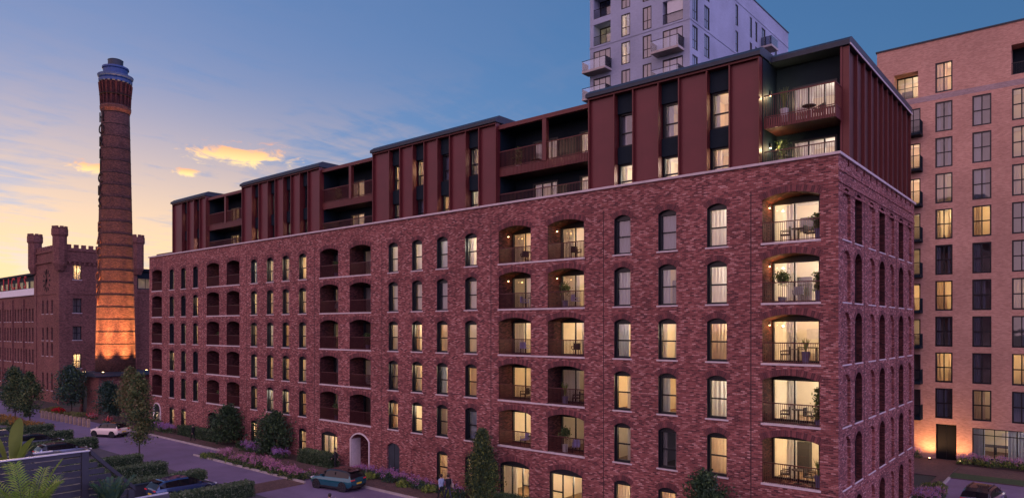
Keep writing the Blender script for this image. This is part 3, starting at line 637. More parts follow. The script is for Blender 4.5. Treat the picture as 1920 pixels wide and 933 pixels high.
for i, z in enumerate(rows):
    for kx, (a, b) in colx.items():
        if i == 0 and kx != 'a': continue
        l = {0: 'lamp_warm', 3: 'lamp_dim', 4: 'lamp_bright', 6: 'lamp_warm', 8: 'lamp_warm'}.get(i) if kx == 'a' else ({4: 'lamp_warm', 9: 'lamp_dim'}.get(i) if kx == 'b' else random.choice((None, 'lamp_warm', 'lamp_dim')))
        window(Q, (a + b) / 2, QY, z, b - a, 2.72, 0, lit=l, curtain={'a': 'sides', 'b': 'left', 'c': 'right', 'd': 'sides'}[kx] if i % 3 else 'wideleft', cm='curtain_cool' if not l else 'curtain_sand', mull=(.5,), trans=((.5, 0, 1),), set_=.05, sill=False, glassm='pane', depth=.13, kind=0, th=.115)
    if i:
        window(Q, -3.35, QY, z, 1.2, 2.5, 0, lit=random.choice(('lamp_warm', 'lamp_dim', None)), curtain='none', mull=(.5,), trans=(), set_=.04, sill=False, depth=.1, kind=0, name='balcony_door')
        bl = ob('balcony', MB('dark_panel').box(-4.2, QY - 1.25, z - .2, -2.55, QY - .01, z), Q)
        ob('railing', railing_mesh(0, 1.65, 1.15, .06, 'dark_panel', .04), bl, (-4.2, QY - 1.22, z)); ob('railing', railing_mesh(0, 1.2, 1.15, .06, 'dark_panel', .04), bl, (-2.58, QY - 1.22, z), R(90))
window(Q, -3.95, QY + 1.4, 33.3, 2.0, 2.45, 0, lit='lamp_bright', curtain='none', mull=(.33, .66), trans=(), set_=-.1, sill=False, name='balcony_door')
ob('railing', railing_mesh(0, 2.0, 1.05, .11, 'frame', .03), Q, (-4.95, QY + .1, 33.3)); ob('railing', railing_mesh(0, 2.9, 1.05, .11, 'frame', .03), Q, (4.1, QY + .1, 33.7))
window(Q, 5.13, QY, .4, 7.7, 2.68, 0, lit='lamp_cool', curtain='none', mull=(.105, .21, .315, .42, .53, .64, .75, .87), trans=((.78, 0, 1),), set_=.05, sill=False, depth=.13, name='shop_window', roomd=5, kind=3, th=.08, big=2.6)
ob('curtain', curtain_mesh([(0, .11), (.33, .5), (.8, 1)], 2.6, 'curtain_cool', 7.6, 1), Q, (5.13, QY + .35, .4))
ob('door_joint', MB('frame').box(-.75, QY + .33, .05, -.72, QY + .345, 3.15), Q)
for x in (-1.85, .45):
    ob('ground_uplight', MB('iron', 'lamp_glow').lathe([(.12, 0), (.12, .14), (.09, .16)], 10, 'iron').lathe([(.08, .161), (.07, .17)], 10, 'lamp_glow'), Q, (x, QY - 1.1, .04))
    lamp(Q, (x, QY - 1.1, .35), 210 if x < 0 else 110, (1, .50, .2), .12, 150, (-.1, .25, 1))

# ================================================================== pale tower block behind
W = thing('tower_block', 'pale brick tower block with glass balconies rising behind the red building', 'building'); WY, WX, WT = 32.2, -23.4, 53.2
zs = [50.76 - 3.17 * k + .0 for k in range(12)]; zs = [z for z in zs]
bands, gbands = [], []
for i, z in enumerate(zs):                                    # z = sill of the window rows
    ops = [(-31.82, -30.67, z - 2.53 + .0, z, 0, .12, None, 'frame'), (-29.07, -27.97, z - 2.53, z, 0, .12, None, 'frame')]
    inset = (i % 4) in (0, 1)
    ops += [(-35.6, -33.25, z - 2.6, z - .1, 0, 1.5 if inset else .1, None, None), (-26.6, -24.2, z - 2.6, z - .1, 0, 1.5 if inset else .1, None, None)]
    bands.append((z - 2.9, z + .27, ops))
    gops = [(a, b, z - 2.53, z, 0, .12, None, 'frame') for a, b in ((32.8, 34.1), (35.75, 37.1), (44.4, 45.2), (48.9, 49.6), (50.7, 51.4), (52.9, 54.2), (57.4, 58.4))]
    gbands.append((z - 2.9, z + .27, gops))
bands.append((-.1, zs[-1] - 2.9, [])); gbands.append((-.1, zs[-1] - 2.9, [])); bands.append((zs[0] + .27, WT, [])); gbands.append((zs[0] + .27, WT, []))
w = MB('white_brick', 'frame'); facade(w, FR(WY), -36.1, WX, bands); ob('front_wall', w, W)
w = MB('white_brick', 'frame'); facade(w, GB(WX), WY, 63, gbands); ob('side_wall', w, W)
w = MB('white_brick'); w.face([(-36.1, WY, 0), (-36.1, 63, 0), (-36.1, 63, WT), (-36.1, WY, WT)]); w.face([(-36.1, 63, 0), (WX, 63, 0), (WX, 63, WT), (-36.1, 63, WT)]); ob('rear_wall', w, W)
ob('roof', MB('roof_felt').box(-36, WY + .1, WT - .5, WX - .1, 62.9, WT - .2), W); ob('coping', MB('zinc').box(-36.2, WY - .08, WT, WX + .08, WY + .3, WT + .12).box(WX - .3, WY + .301, WT, WX + .08, 63.1, WT + .12), W)
for i, z in enumerate(zs[:7]):
    if i % 2 == 0: ob('string_course', MB('white_brick').box(-36.14, WY - .05, z + .35, WX + .05, WY + .02, z + .55).box(WX - .02, WY + .021, z + .35, WX + .05, 63, z + .55), W)
    for c in (-31.245, -28.52):
        window(W, c, WY, z - 2.53, 1.1 if c > -30 else 1.15, 2.53, 0, lit='lamp_warm' if (i in (1, 2) and c < -30) else None, curtain='right' if c < -30 else 'sides', cm='curtain_cool', mull=(.5,), trans=((.4, 0, 1),), set_=.02, sill=False, depth=.1, glassm='pane_blue', kind=0)
    for c, ww in ((33.45, 1.3), (36.425, 1.35), (44.8, .8), (49.25, .7), (51.05, .7), (53.55, 1.3), (57.9, 1.0)):
        window(W, WX, c, z - 2.53, ww, 2.53, 0, R(90), lit=None, curtain='sides' if i % 2 else 'none', cm='curtain_cool', mull=(.5,) if ww > 1 else (), trans=((.4, 0, 1),), set_=.02, sill=False, depth=.1, glassm='pane_blue', kind=0)
    inset = (i % 4) in (0, 1)
    for q, (a, b) in enumerate(((-35.6, -33.25), (-26.6, -24.2))):
        window(W, (a + b) / 2, WY + (1.5 if inset else .1), z - 2.6, round(b - a, 2), 2.5, 0, lit='lamp_warm' if (i == 1 and q == 0) else None, curtain='none', mull=(.35, .7), trans=(), set_=-.1, sill=False, depth=.1, glassm='pane_blue', name='balcony_door', kind=0)
        if not inset:
            bl = ob('balcony', MB('kerb_stone').box(a - .7, WY - 1.4, z - 2.85, b + .15, WY - .01, z - 2.6), W)
            pn = ob('glass_balustrade', MB('pane_clear').box(a - .68, WY - 1.38, z - 2.6, b + .13, WY - 1.36, z - 1.5).box(b + .11, WY - 1.355, z - 2.6, b + .13, WY, z - 1.5).box(a - .68, WY - 1.355, z - 2.6, a - .66, WY, z - 1.5), bl)
            ob('handrail', MB('iron').box(a - .7, WY - 1.4, z - 1.5, b + .15, WY - 1.34, z - 1.45).box(b + .09, WY - 1.339, z - 1.5, b + .15, WY, z - 1.45), bl)
        else: ob('railing', railing_mesh(0, round(b - a, 2), 1.1, .1, 'iron', .02), W, (a, WY + .08, z - 2.6))
    bl = ob('balcony', MB('kerb_stone').box(WX + .01, 52.6, z - 2.85, WX + 1.4, 55.0, z - 2.6), W)
    ob('glass_balustrade', MB('pane_dark').box(WX + 1.36, 52.62, z - 2.6, WX + 1.38, 54.98, z - 1.5).box(WX + .02, 52.62, z - 2.6, WX + 1.355, 52.64, z - 1.5), bl)

# ================================================================== old mill with clock tower
def battlement(parent, x0, y0, x1, y1, z, n, th=.4, h=.55, m='mill_brick'):
    for i in range(n):
        t0, t1 = i / n, (i + .58) / n
        ax, ay, bx, by = x0 + (x1 - x0) * t0, y0 + (y1 - y0) * t0, x0 + (x1 - x0) * t1, y0 + (y1 - y0) * t1
        if abs(x1 - x0) > abs(y1 - y0): ob('merlon', MB(m).box(min(ax, bx), ay, z, max(ax, bx), ay + th, z + h), parent)
        else: ob('merlon', MB(m).box(ax - th, min(ay, by), z, ax, max(ay, by), z + h), parent)
TX0, TX1, TY0, TY1, TZ = -126.6, -114.6, 1.1, 12.6, 24.6
K = thing('clock_tower', 'castellated brick clock tower of the old mill behind the chimney', 'tower')
slit = [(c - .42, c + .42) for c in (-122.6, -120.4, -118.2)]
zz = [(1.9, 4.7), (7.4, 9.6), (9.9, 12.1), (14.2, 16.5)]
bands = []; zc_ = [-.1, 6.0, 9.75, 13.2, TZ]
for q, (a, b) in enumerate(zz): bands.append((zc_[q], zc_[q + 1], [(x0, x1, a, b - .35, .3, .3, None, None) for x0, x1 in slit]))
w = MB('mill_brick', 'stone'); facade(w, FR(TY0), TX0, TX1, bands); ob('front_wall', w, K)
for (a, b) in zz:
    for x0, x1 in slit: window(K, (x0 + x1) / 2, TY0, a, .84, b - .35 - a, .3, lit=None, curtain='full' if a > 13 else 'none', cm='curtain_white', set_=.2, sill=True, rooms=True, roomd=1, kind=0)
zr = [(5.5, 7.8), (10.0, 12.2), (14.3, 16.6), (19.6, 21.9)]; cr = [(2.9, 4.15), (6.55, 7.8)]
bands = []; zc_ = [-.1, 9.2, 13.5, 18, TZ]
for q, (a, b) in enumerate(zr): bands.append((zc_[q], zc_[q + 1], [(y0, y1, a, b, 0, .3, None, None) for y0, y1 in cr]))
w = MB('mill_brick'); facade(w, GB(TX1), TY0, TY1, bands); ob('side_wall', w, K)
for q, (a, b) in enumerate(zr):
    for y0, y1 in cr: window(K, TX1, (y0 + y1) / 2, a, 1.25, b - a, 0, R(90), lit='lamp_warm' if q in (3, 0) else ('lamp_dim' if y0 > 5 else None), curtain='sides', mull=(.5,), trans=((.5, 0, 1),), set_=.15, sill=True, roomd=1.5, kind=0)
w = MB('mill_brick'); w.face([(TX0, TY0, 0), (TX0, TY1, 0), (TX0, TY1, TZ), (TX0, TY0, TZ)]); w.face([(TX0, TY1, 0), (TX1, TY1, 0), (TX1, TY1, TZ), (TX0, TY1, TZ)]); ob('rear_wall', w, K)
ob('roof', MB('roof_felt').box(TX0 + .1, TY0 + .1, TZ - .8, TX1 - .1, TY1 - .1, TZ - .6), K)
for z, pr, h in ((22.4, .22, .3), (24.1, .16, .25), (17.3, .1, .2)):
    ob('string_course', MB('mill_brick').box(TX0 + .8, TY0 - pr, z, TX1 - .8, TY0 + .02, z + h), K); ob('string_course', MB('mill_brick').box(TX1 - .02, TY0 + .8, z, TX1 + pr, TY1 - .8, z + h), K)
for i in range(14): y = TY0 + 1.2 + i * .7; ob('corbel', MB('mill_brick').box(TX1 - .02, y, 21.95, TX1 + .18, y + .34, 22.4), K)
battlement(K, TX0 + 1, TY0, TX1 - 1, TY0, TZ, 8); battlement(K, TX1, TY0 + 1, TX1, TY1 - 1, TZ, 9)
for x, y, hz in ((TX0, TY0, 27.2), (TX1, TY0, 27.4), (TX1, TY1, 27.2), (TX0, TY1, 27.2)):
    tr = ob('turret', MB('mill_brick').lathe([(.6, 20.9), (.98, 21.9), (.98, hz - 1.2), (1.14, hz - .95), (1.14, hz)], 8, ph=pi / 8), K, (x, y, 0))
    for k_ in range(8):
        a = pi / 8 + (k_ + .5) * pi / 4; ob('merlon', cached('tm', lambda: MB('mill_brick').box(-.13, -.24, 0, .13, .24, .42).mesh('merlon')), tr, (.92 * cos(a), .92 * sin(a), hz - .001), a)
ob('corner_pier', MB('mill_brick').box(TX1 - 1.0, TY0 - .12, 0, TX1 + .12, TY0 + 1.0, 20.7), K); ob('corner_pier', MB('mill_brick').box(TX0 - .12, TY0 - .12, 0, TX0 + 1.0, TY0 + 1.0, 20.7), K)
cl = ob('clock_dial', MB('iron'), K, (-120.6, TY0, 19.6)); m_ = MB('iron', 'mill_brick')
for h_ in range(12):
    a = pi / 6 * h_; r0, r1 = (1.15, 1.85)
    c_, s__ = cos(a), sin(a); m_.face([(s__ * r0 - c_ * .12, -.06, c_ * r0 + s__ * .12), (s__ * r0 + c_ * .12, -.06, c_ * r0 - s__ * .12), (s__ * r1 + c_ * .16, -.06, c_ * r1 - s__ * .16), (s__ * r1 - c_ * .16, -.06, c_ * r1 + s__ * .16)])
cl.data = m_.mesh('clock_dial')
ob('clock_hand', MB('iron').box(-.09, -.12, -.4, .09, -.08, 1.75), cl)
hh = ob('clock_hand', MB('iron').box(-.12, -.16, -.3, .12, -.125, 1.05), cl); hh.rotation_euler[1] = R(205)
ob('clock_boss', MB('iron').box(-.2, -.2, -.2, .2, -.02, .2), cl)
# mill wing with roof sign
MW = thing('mill_building', 'long old brick mill wing with a white parapet left of the clock tower', 'building')
bands = []; rowz = [(2.0, 4.6), (5.9, 8.3), (9.5, 12.0), (13.0, 15.3)]; zc_ = [-.1, 5.2, 8.9, 12.5, 17.5]
xs = [x for k_ in range(7) for x in [-129.2 - k_ * 6.3 - j * 1.75 for j in range(3)]]
for q, (a, b) in enumerate(rowz): bands.append((zc_[q], zc_[q + 1], [(x - .45, x + .45, a, b - .3, .3, .3, None, None) for x in xs]))
w = MB('mill_brick', 'stone'); facade(w, FR(1.5), -175, TX0, bands); ob('front_wall', w, MW)
for (a, b) in rowz:
    for x in xs: window(MW, x, 1.5, a, .9, b - .3 - a, .3, lit=None, curtain='none', set_=.2, sill=True, rooms=True, roomd=1, kind=0)
for k_ in range(7): ob('pilaster', MB('mill_brick').box(-127.9 - k_ * 6.3, 1.25, 0, -127.3 - k_ * 6.3, 1.52, 16.9), MW)
ob('white_parapet', MB('white_paint').box(-175, 1.2, 17.5, TX0 - .15, 1.7, 18.65), MW)
ob('roof', MB('roof_felt').box(-175, 1.701, 17.6, TX0, 16, 17.9), MW)
pw = [(-131.5 - 3.2 * k_, -129.1 - 3.2 * k_, 18.6, 20.9, 0, .1, None, None) for k_ in range(12)][::-1]
w = MB('dark_panel'); facade(w, FR(6.0), -175, TX0, [(17.9, 21.9, pw)]); ob('glazed_storey', w, MW)
for (a, b, *_r) in pw: window(MW, (a + b) / 2, 6.0, 18.6, 2.4, 2.3, 0, lit=random.choice(('lamp_bright', None, 'lamp_warm')), curtain='none', mull=(.33, .66), trans=(), set_=0, sill=False, depth=.1, roomd=2, kind=0)
ob('glazed_storey_roof', MB('dark_panel').box(-175, 5.5, 21.9, TX0, 15, 22.3), MW)
# wing beyond the chimney
RW = thing('rear_mill_wing', 'narrow dark brick mill wing between the chimney and the red building', 'building')
bands = [(q * 3.6 - .1, q * 3.6 + 3.5, [(x - .45, x + .45, q * 3.6 + .9, q * 3.6 + 2.7, .3, .3, None, None) for x in (16.5, 18.3, 20.1, 23.5, 25.3)]) for q in range(5)]
w = MB('mill_brick'); facade(w, GB(-115.2), TY1, 60, bands); ob('front_wall', w, RW)
for q in range(5):
    for x in (16.5, 18.3, 20.1, 23.5, 25.3): window(RW, -115.2, x, q * 3.6 + .9, .9, 1.8, .3, R(90), lit=None, curtain='none', set_=.2, sill=True, roomd=1, kind=0)
ob('parapet', MB('mill_brick').box(-116, TY1, 17.9, -115.1, 60, 18.5), RW)
w = MB('dark_panel'); facade(w, GB(-118), TY1, 60, [(17.9, 21.8, [(y, y + 2.6, 18.7, 20.6, 0, .1, None, None) for y in (14, 17.2, 20.4, 23.6, 26.8)])]); ob('glazed_storey', w, RW)
for y in (14, 17.2, 20.4, 23.6, 26.8): window(RW, -118, y + 1.3, 18.7, 2.6, 1.9, 0, R(90), lit='lamp_bright', curtain='none', mull=(.5,), trans=(), set_=0, sill=False, depth=.1, roomd=2, kind=0)
ob('roof', MB('dark_panel').box(-130, TY1 + .1, 21.8, -117.4, 60, 22.2), RW)

def text_mesh(ch, size, ext, m, m2=None):
    cu = bpy.data.curves.new('letter', 'FONT'); cu.body = ch; cu.size = size; cu.extrude = ext; cu.align_x = 'CENTER'; cu.resolution_u = 3
    o = bpy.data.objects.new('tmp', cu); C.objects.link(o); me = bpy.data.meshes.new_from_object(o); bpy.data.objects.remove(o); bpy.data.curves.remove(cu)
    me.name = 'letter'; me.materials.clear(); me.materials.append(MATS[m])
    if m2:
        me.materials.append(MATS[m2])
        for p in me.polygons: p.material_index = 1 if abs(p.normal.z) < .5 else 0
    return me
S = thing('roof_sign', 'red freestanding letter sign on the white mill parapet', 'sign', (-132.3, 1.45, 18.65))
for ch, x in zip('SKCILROH', (-.9, -4.3, -7.9, -10.7, -13.3, -16.9, -20.6, -24.2)):
    o = ob('letter', text_mesh(ch, 3.1, .05, 'sign_red'), S, (x, 0, .15)); o.rotation_euler = (R(90), 0, 0)
x = -26
ob('sign_rail', MB('iron').box(x, -.05, .0, .3, .05, .15), S); ob('sign_rail', MB('iron').box(x, .2, 1.4, .3, .28, 1.5), S)

# ================================================================== chimney
CX_, CY_ = -98.3, 3.2
H = thing('factory_chimney', 'tall tapering round brick chimney with iron bands and a pale stone cap', 'chimney', (CX_, CY_, 0))
rad = lambda z: 2.56 + (1.80 - 2.56) * (z - 6) / (42.6 - 6)
ob('shaft', MB('shaft_brick').lathe([(rad(z), z) for z in np.linspace(5.4, 42.6, 12)], 40).mesh('shaft', True), H)
for q in range(21):
    z = 7.9 + q * 1.735; r = rad(z); ob('iron_band', MB('iron').lathe([(r - .02, z - .05), (r + .022, z - .045), (r + .022, z + .045), (r - .02, z + .05)], 40), H)
ob('collar', MB('shaft_brick').lathe([(1.80, 42.6), (1.98, 43.1), (2.0, 43.5), (1.9, 43.7)], 32), H)
cr_ = MB('dark_and_shade_brick').lathe([(1.72, 43.7), (1.78, 45.0), (1.95, 46.9)], 32); ob('crown', cr_, H)
for k_ in range(20):
    a = 2 * pi * k_ / 20; m_ = MB('dark_and_shade_brick'); m_.tube([(1.82 * cos(a), 1.82 * sin(a), 43.72), (1.87 * cos(a), 1.87 * sin(a), 45.0), (2.05 * cos(a), 2.05 * sin(a), 46.85)], .15, 6); ob('rib', m_, H)
ob('iron_band', MB('iron').lathe([(1.8, 45.05), (2.04, 45.08), (2.05, 45.2), (1.8, 45.22)], 32), H)
ob('cornice', MB('stone_blue').lathe([(1.95, 46.9), (2.12, 47.0), (2.15, 47.35), (2.02, 47.4), (2.25, 47.75), (2.3, 48.0), (1.7, 48.1)], 36).mesh('cornice'), H)
ob('cap_drum', MB('stone_blue').lathe([(1.55, 48.1), (1.58, 48.9), (1.72, 49.0), (1.7, 49.25), (1.0, 49.3)], 32), H)
ob('cap_top', MB('zinc').lathe([(.98, 49.3), (.98, 50.25), (1.02, 50.3), (.85, 50.4), (.7, 50.38)], 28), H)
vd = Vector((9.75 - CX_, -36.57 - CY_)).normalized(); va = math.atan2(vd.y, vd.x)
for (word, z0) in (('HORLICKS', 0), ('FACTORY', 9)):
    for q, ch in enumerate(word):
        z = 42.6 - (z0 + q + .93) * 1.735; a = va - R(67); r = rad(z) + .05
        g = ob('letter', text_mesh(ch, 2.0, .05, 'iron' if z0 == 0 else 'rust_metal'), H, (r * cos(a), r * sin(a), z + .14)); g.rotation_euler = (R(90), 0, a + pi / 2)
PD = thing('chimney_base', 'square brick chimney base with a blue metal canopy and dark door', 'building', (CX_, CY_, 0))
T_ = lambda a, z, d: (a, -3.4 + d, z)
w = MB('mill_brick'); facade(w, T_, -3.4, 3.4, [(-.05, 5.2, [(-3.0, -.9, .0, 3.75, 0, .25, None, None)])]); facade(w, lambda a, z, d: (3.4 - d, a, z), -3.4, 3.4, [(-.05, 5.2, [])]); facade(w, lambda a, z, d: (-3.4 + d, a, z), -3.4, 3.4, [(-.05, 5.2, [])]); facade(w, lambda a, z, d: (a, 3.4 - d, z), -3.4, 3.4, [(-.05, 5.2, [])]); ob('wall', w, PD)
ob('door', MB('steel_blue_door').box(-3.0, -3.22, 0, -.9, -3.14, 3.75), PD); ob('plinth', MB('mill_brick').box(-3.5, -3.5, -.05, -3.05, -3.38, .7).box(-.85, -3.5, -.05, 3.5, -3.38, .7), PD)
cp = MB('zinc', 'stone_blue'); cp.prism([(-3.9, 5.2), (3.9, 5.2), (3.9, 5.32), (2.6, 5.75), (-2.6, 5.75), (-3.9, 5.32)], lambda a, z, d: (a, -3.9 + d, z), 0, 7.8); ob('canopy', cp, PD)
for a in (-72, -22, 28, 78):
    ang = va + R(a); px_, py_ = 4.0 * cos(ang), 4.0 * sin(ang)
    u = ob('floodlight', MB('iron', 'lamp_glow').box(-.16, -.12, 0, .16, .12, .2, 'iron').box(-.13, -.09, .201, .13, .09, .215, 'lamp_glow'), PD, (px_, py_, 5.62), ang)
    lamp(PD, (px_, py_, 5.95), 5200 if a in (-22, 28) else 3000, (1, .40, .13), .2, 76, (-cos(ang) * .10, -sin(ang) * .10, 1))
    lamp(PD, (px_ * .97, py_ * .97, 6.0), 16000, (1, .38, .12), .2, 26, (-cos(ang) * .14, -sin(ang) * .14, 1))

# ================================================================== vegetation
def leaf_mesh(name, P, size, mats, wts=None, up=.0, asp=.55, seed=0, jit=.4):
    g = np.random.default_rng(seed); n = len(P); P = np.asarray(P, float)
    a = g.normal(size=(n, 3)); a /= np.linalg.norm(a, axis=1)[:, None]; b = g.normal(size=(n, 3)); b[:, 2] += up; b -= (b * a).sum(1)[:, None] * a; b /= np.linalg.norm(b, axis=1)[:, None]
    s = (size * g.uniform(1 - jit, 1 + jit, n))[:, None]
    V = np.empty((n, 4, 3)); V[:, 0] = P - b * s; V[:, 1] = P + a * s * asp; V[:, 2] = P + b * s; V[:, 3] = P - a * s * asp
    me = bpy.data.meshes.new(name); me.vertices.add(4 * n); me.vertices.foreach_set('co', V.reshape(-1)); me.loops.add(4 * n); me.loops.foreach_set('vertex_index', np.arange(4 * n, dtype=np.int32))
    me.polygons.add(n); me.polygons.foreach_set('loop_start', np.arange(0, 4 * n, 4, dtype=np.int32))
    for m in mats: me.materials.append(MATS[m])
    me.polygons.foreach_set('material_index', g.choice(len(mats), n, p=wts).astype(np.int32)); me.update(calc_edges=True); return me
def tree(name, label, loc, h, prof, nclump, nleaf, size, mats, wts=None, trunk=.09, clear=1.0, seed=0, group=None, spread=.32, up=0):
    g = np.random.default_rng(seed); t = thing(name, label, 'tree', loc, g.uniform(0, 6), group)
    mb = MB('bark'); lean = g.normal(0, .06, 2)
    mb.tube([(0, 0, -.05), (lean[0] * .3, lean[1] * .3, h * .3), (lean[0], lean[1], h * .62), (lean[0] * 1.2, lean[1] * 1.2, h * .93)], [trunk, trunk * .8, trunk * .5, trunk * .12], 7)
    cs = []
    for k_ in range(nclump):
        q = (k_ + g.uniform(0, 1)) / nclump; z = clear + (h - clear) * q ** .9; r = prof(q) * sqrt(g.uniform(.15, 1)); a = g.uniform(0, 2 * pi)
        c = np.array([r * cos(a), r * sin(a), z]); cs.append((c, q))
        if k_ % 2 == 0: mb.tube([(lean[0] * .5, lean[1] * .5, max(clear * .7, z - r * .9 - .2)), tuple(c * [.5, .5, 1] - [0, 0, r * .25]), tuple(c)], [trunk * .32, trunk * .2, .008], 5, caps=False)
    ob('trunk', mb.mesh('trunk', True), t)
    per = max(8, nleaf // nclump); P = []
    for c, q in cs: P.append(c + g.normal(size=(per, 3)) * np.array([1, 1, .9]) * spread * (.45 + .75 * prof(q)))
    P = np.concatenate(P); P = P[(P[:, 2] > clear * .75)]
    ob('crown', leaf_mesh('crown', P, size, mats, wts, seed=seed, up=up), t); return t
egg = lambda R_, lowq=.35: (lambda q: R_ * (sin(pi * min(1, max(0, (q + .12) / 1.14)) ** .75) ** .8 if q < 1 else .05))
cone = lambda R_: (lambda q: R_ * (max(.02, 1 - q) ** .85) * (.55 + .45 * min(1, q / .12)))
tree('young_tree', 'slender olive green young tree in the hedge beside the road', (-55.6, -10.55, 0), 7.7, (lambda q: 1.2 * (1 - q) ** .62 * min(1, (q + .12) / .3)), 80, 6000, .10, ['olive', 'mid_green', 'brownish', 'dark_green'], [.4, .25, .15, .2], .07, 1.9, 1)
tree('young_tree', 'olive brown tree behind the slender roadside tree, near the red building end', (-80.7, -1.6, 0), 7.0, egg(1.25), 70, 4500, .12, ['olive', 'brownish', 'mid_green'], [.4, .35, .25], .08, 2.2, 2)
tree('street_tree', 'right one of the two dark olive trees before the old mill', (-90.9, -9.3, 0), 6.3, egg(1.0), 40, 3600, .12, ['dark_green', 'mid_green', 'olive'], [.45, .3, .25], .07, 1.2, 3)
tree('street_tree', 'left one of the two dark olive trees before the old mill', (-99.6, -8.6, 0), 6.6, egg(1.0), 40, 3600, .12, ['dark_green', 'mid_green', 'olive'], [.4, .3, .3], .07, 1.2, 4)
tree('street_tree', 'blue green tree cut by the left edge of the picture', (-108, -6.6, 0), 6.2, egg(1.5), 70, 5000, .13, ['blue_green', 'dark_green'], None, .08, 1.3, 14)
tree('dark_tree', 'dark blue green tree with a pale trunk left of the chimney base', (-99.0, -2.2, 0), 6.6, egg(1.7), 44, 5000, .14, ['blue_green', 'dark_green', 'mid_green'], [.5, .35, .15], .09, 1.7, 5)
tree('dark_tree', 'low dark bushy tree right of the chimney base door', (-88.0, -1.4, 0), 4.8, egg(1.4), 42, 4500, .13, ['dark_green', 'blue_green'], None, .08, .8, 6)
tree('evergreen_shrub', 'dark egg shaped evergreen before the service door of the red building', (-57.9, -1.15, .12), 3.75, egg(1.5), 46, 6000, .11, ['dark_green', 'mid_green', 'conifer_a'], [.55, .2, .25], .09, .45, 7)
tree('evergreen_shrub', 'dark egg shaped evergreen beside the lilac flowers and lit window', (-49.1, -1.2, .12), 3.75, egg(1.5), 46, 6000, .11, ['dark_green', 'mid_green', 'conifer_a'], [.55, .2, .25], .09, .45, 8)
tree('conifer', 'tall narrow conifer standing before the lit ground floor windows', (-22.75, -1.2, .12), 4.7, cone(1.05), 130, 14000, .075, ['conifer_a', 'conifer_b', 'yellow_green', 'dark_green'], [.4, .25, .12, .23], .08, .25, 9, spread=.3, up=.8)
tree('evergreen_shrub', 'dark shrub top at the bottom edge near the corner of the red building', (-6.1, -2.0, .0), 4.15, egg(1.2), 50, 6000, .09, ['dark_green', 'conifer_a', 'mid_green'], [.55, .25, .2], .08, .7, 10)

def hedge(label, x0, y0, x1, y1, h, z=0, mats=('hedge_a', 'hedge_b', 'hedge_pale'), wts=(.55, .33, .12), dens=260, size=.055, seed=0, group=None):
    g = np.random.default_rng(seed); t = thing('hedge', label, 'hedge', ((x0 + x1) / 2, (y0 + y1) / 2, z), 0, group); L_, D_ = x1 - x0, y1 - y0
    i_ = .09; core = MB('dark_green').box(-L_ / 2 + i_, -D_ / 2 + i_, 0, L_ / 2 - i_, D_ / 2 - i_, h - i_); ob('stems', core, t)
    P = []
    for (ar, f) in ((L_ * D_, lambda u, v: (u * L_ - L_ / 2, v * D_ - D_ / 2, h)), (L_ * h, lambda u, v: (u * L_ - L_ / 2, -D_ / 2, v * h)), (L_ * h, lambda u, v: (u * L_ - L_ / 2, D_ / 2, v * h)), (D_ * h, lambda u, v: (-L_ / 2, u * D_ - D_ / 2, v * h)), (D_ * h, lambda u, v: (L_ / 2, u * D_ - D_ / 2, v * h))):
        for _ in range(int(ar * dens)): P.append(f(g.random(), g.random()))
    P = np.array(P); P += g.normal(size=P.shape) * .045; P[:, 2] = np.maximum(P[:, 2], .02)
    # hand-clipped unevenness
    P[:, 2] *= 1 + .05 * np.sin(P[:, 0] * 2.1 + seed) * np.cos(P[:, 1] * 1.7 + seed)
    ob('foliage', leaf_mesh('foliage', P, size, mats, wts, seed=seed), t); return t
for q, (xc, y1_, lb) in enumerate(((-36.6, -10.6, 'clipped hedge at the bottom edge right of the parked dark car'), (-43.0, -10.9, 'clipped hedge left of the parked dark car, beyond the dark garden wall'), (-47.9, -11.7, 'thick clipped hedge in front of the slender tree'), (-53.8, -11.2, 'clipped hedge at the foot of the slender tree'),
                              (-66.8, -10.2, 'clipped hedge ending nearest the white car'), (-74.3, -10.0, 'clipped hedge behind the small parked car roof'), (-81.2, -9.8, 'short pale clipped hedge next to the amber flower bed'))):
    hedge(lb, xc - .6, -17.2, xc + .6, y1_, 1.0 if q != 2 else 1.15, seed=20 + q, dens=300 if q < 4 else 170, size=.06 if q < 4 else .08, group='clipped hedges between the parking bays')
hedge('dark hedge behind the lone walker along the red building', -68.4, -1.5, -60.2, -.6, 1.0, .12, ('hedge_a', 'dark_green', 'hedge_b'), (.45, .4, .15), 140, .08, 31)
hedge('dark hedge under the lit wide window beside the passage entrance', -44.4, -1.75, -39.7, -.7, 1.05, .12, ('hedge_a', 'hedge_b', 'dark_green'), (.5, .25, .25), 220, .07, 32)
hedge('low dark hedge under the wide ground floor windows right of the conifer', -21.4, -1.6, -15, -.6, .62, .12, ('dark_green', 'hedge_a', 'blue_green'), (.5, .3, .2), 220, .06, 33)
hedge('green hedge under the stone arched window', -78.2, -1.6, -74.2, -.6, .9, .12, ('mid_green', 'hedge_a', 'dark_green'), (.4, .3, .3), 140, .08, 34)
hedge('low dark planting strip beside the service door', -55.6, -1.5, -52.2, -.6, .55, .12, ('dark_green', 'hedge_a', 'mid_green'), (.5, .3, .2), 160, .07, 35)

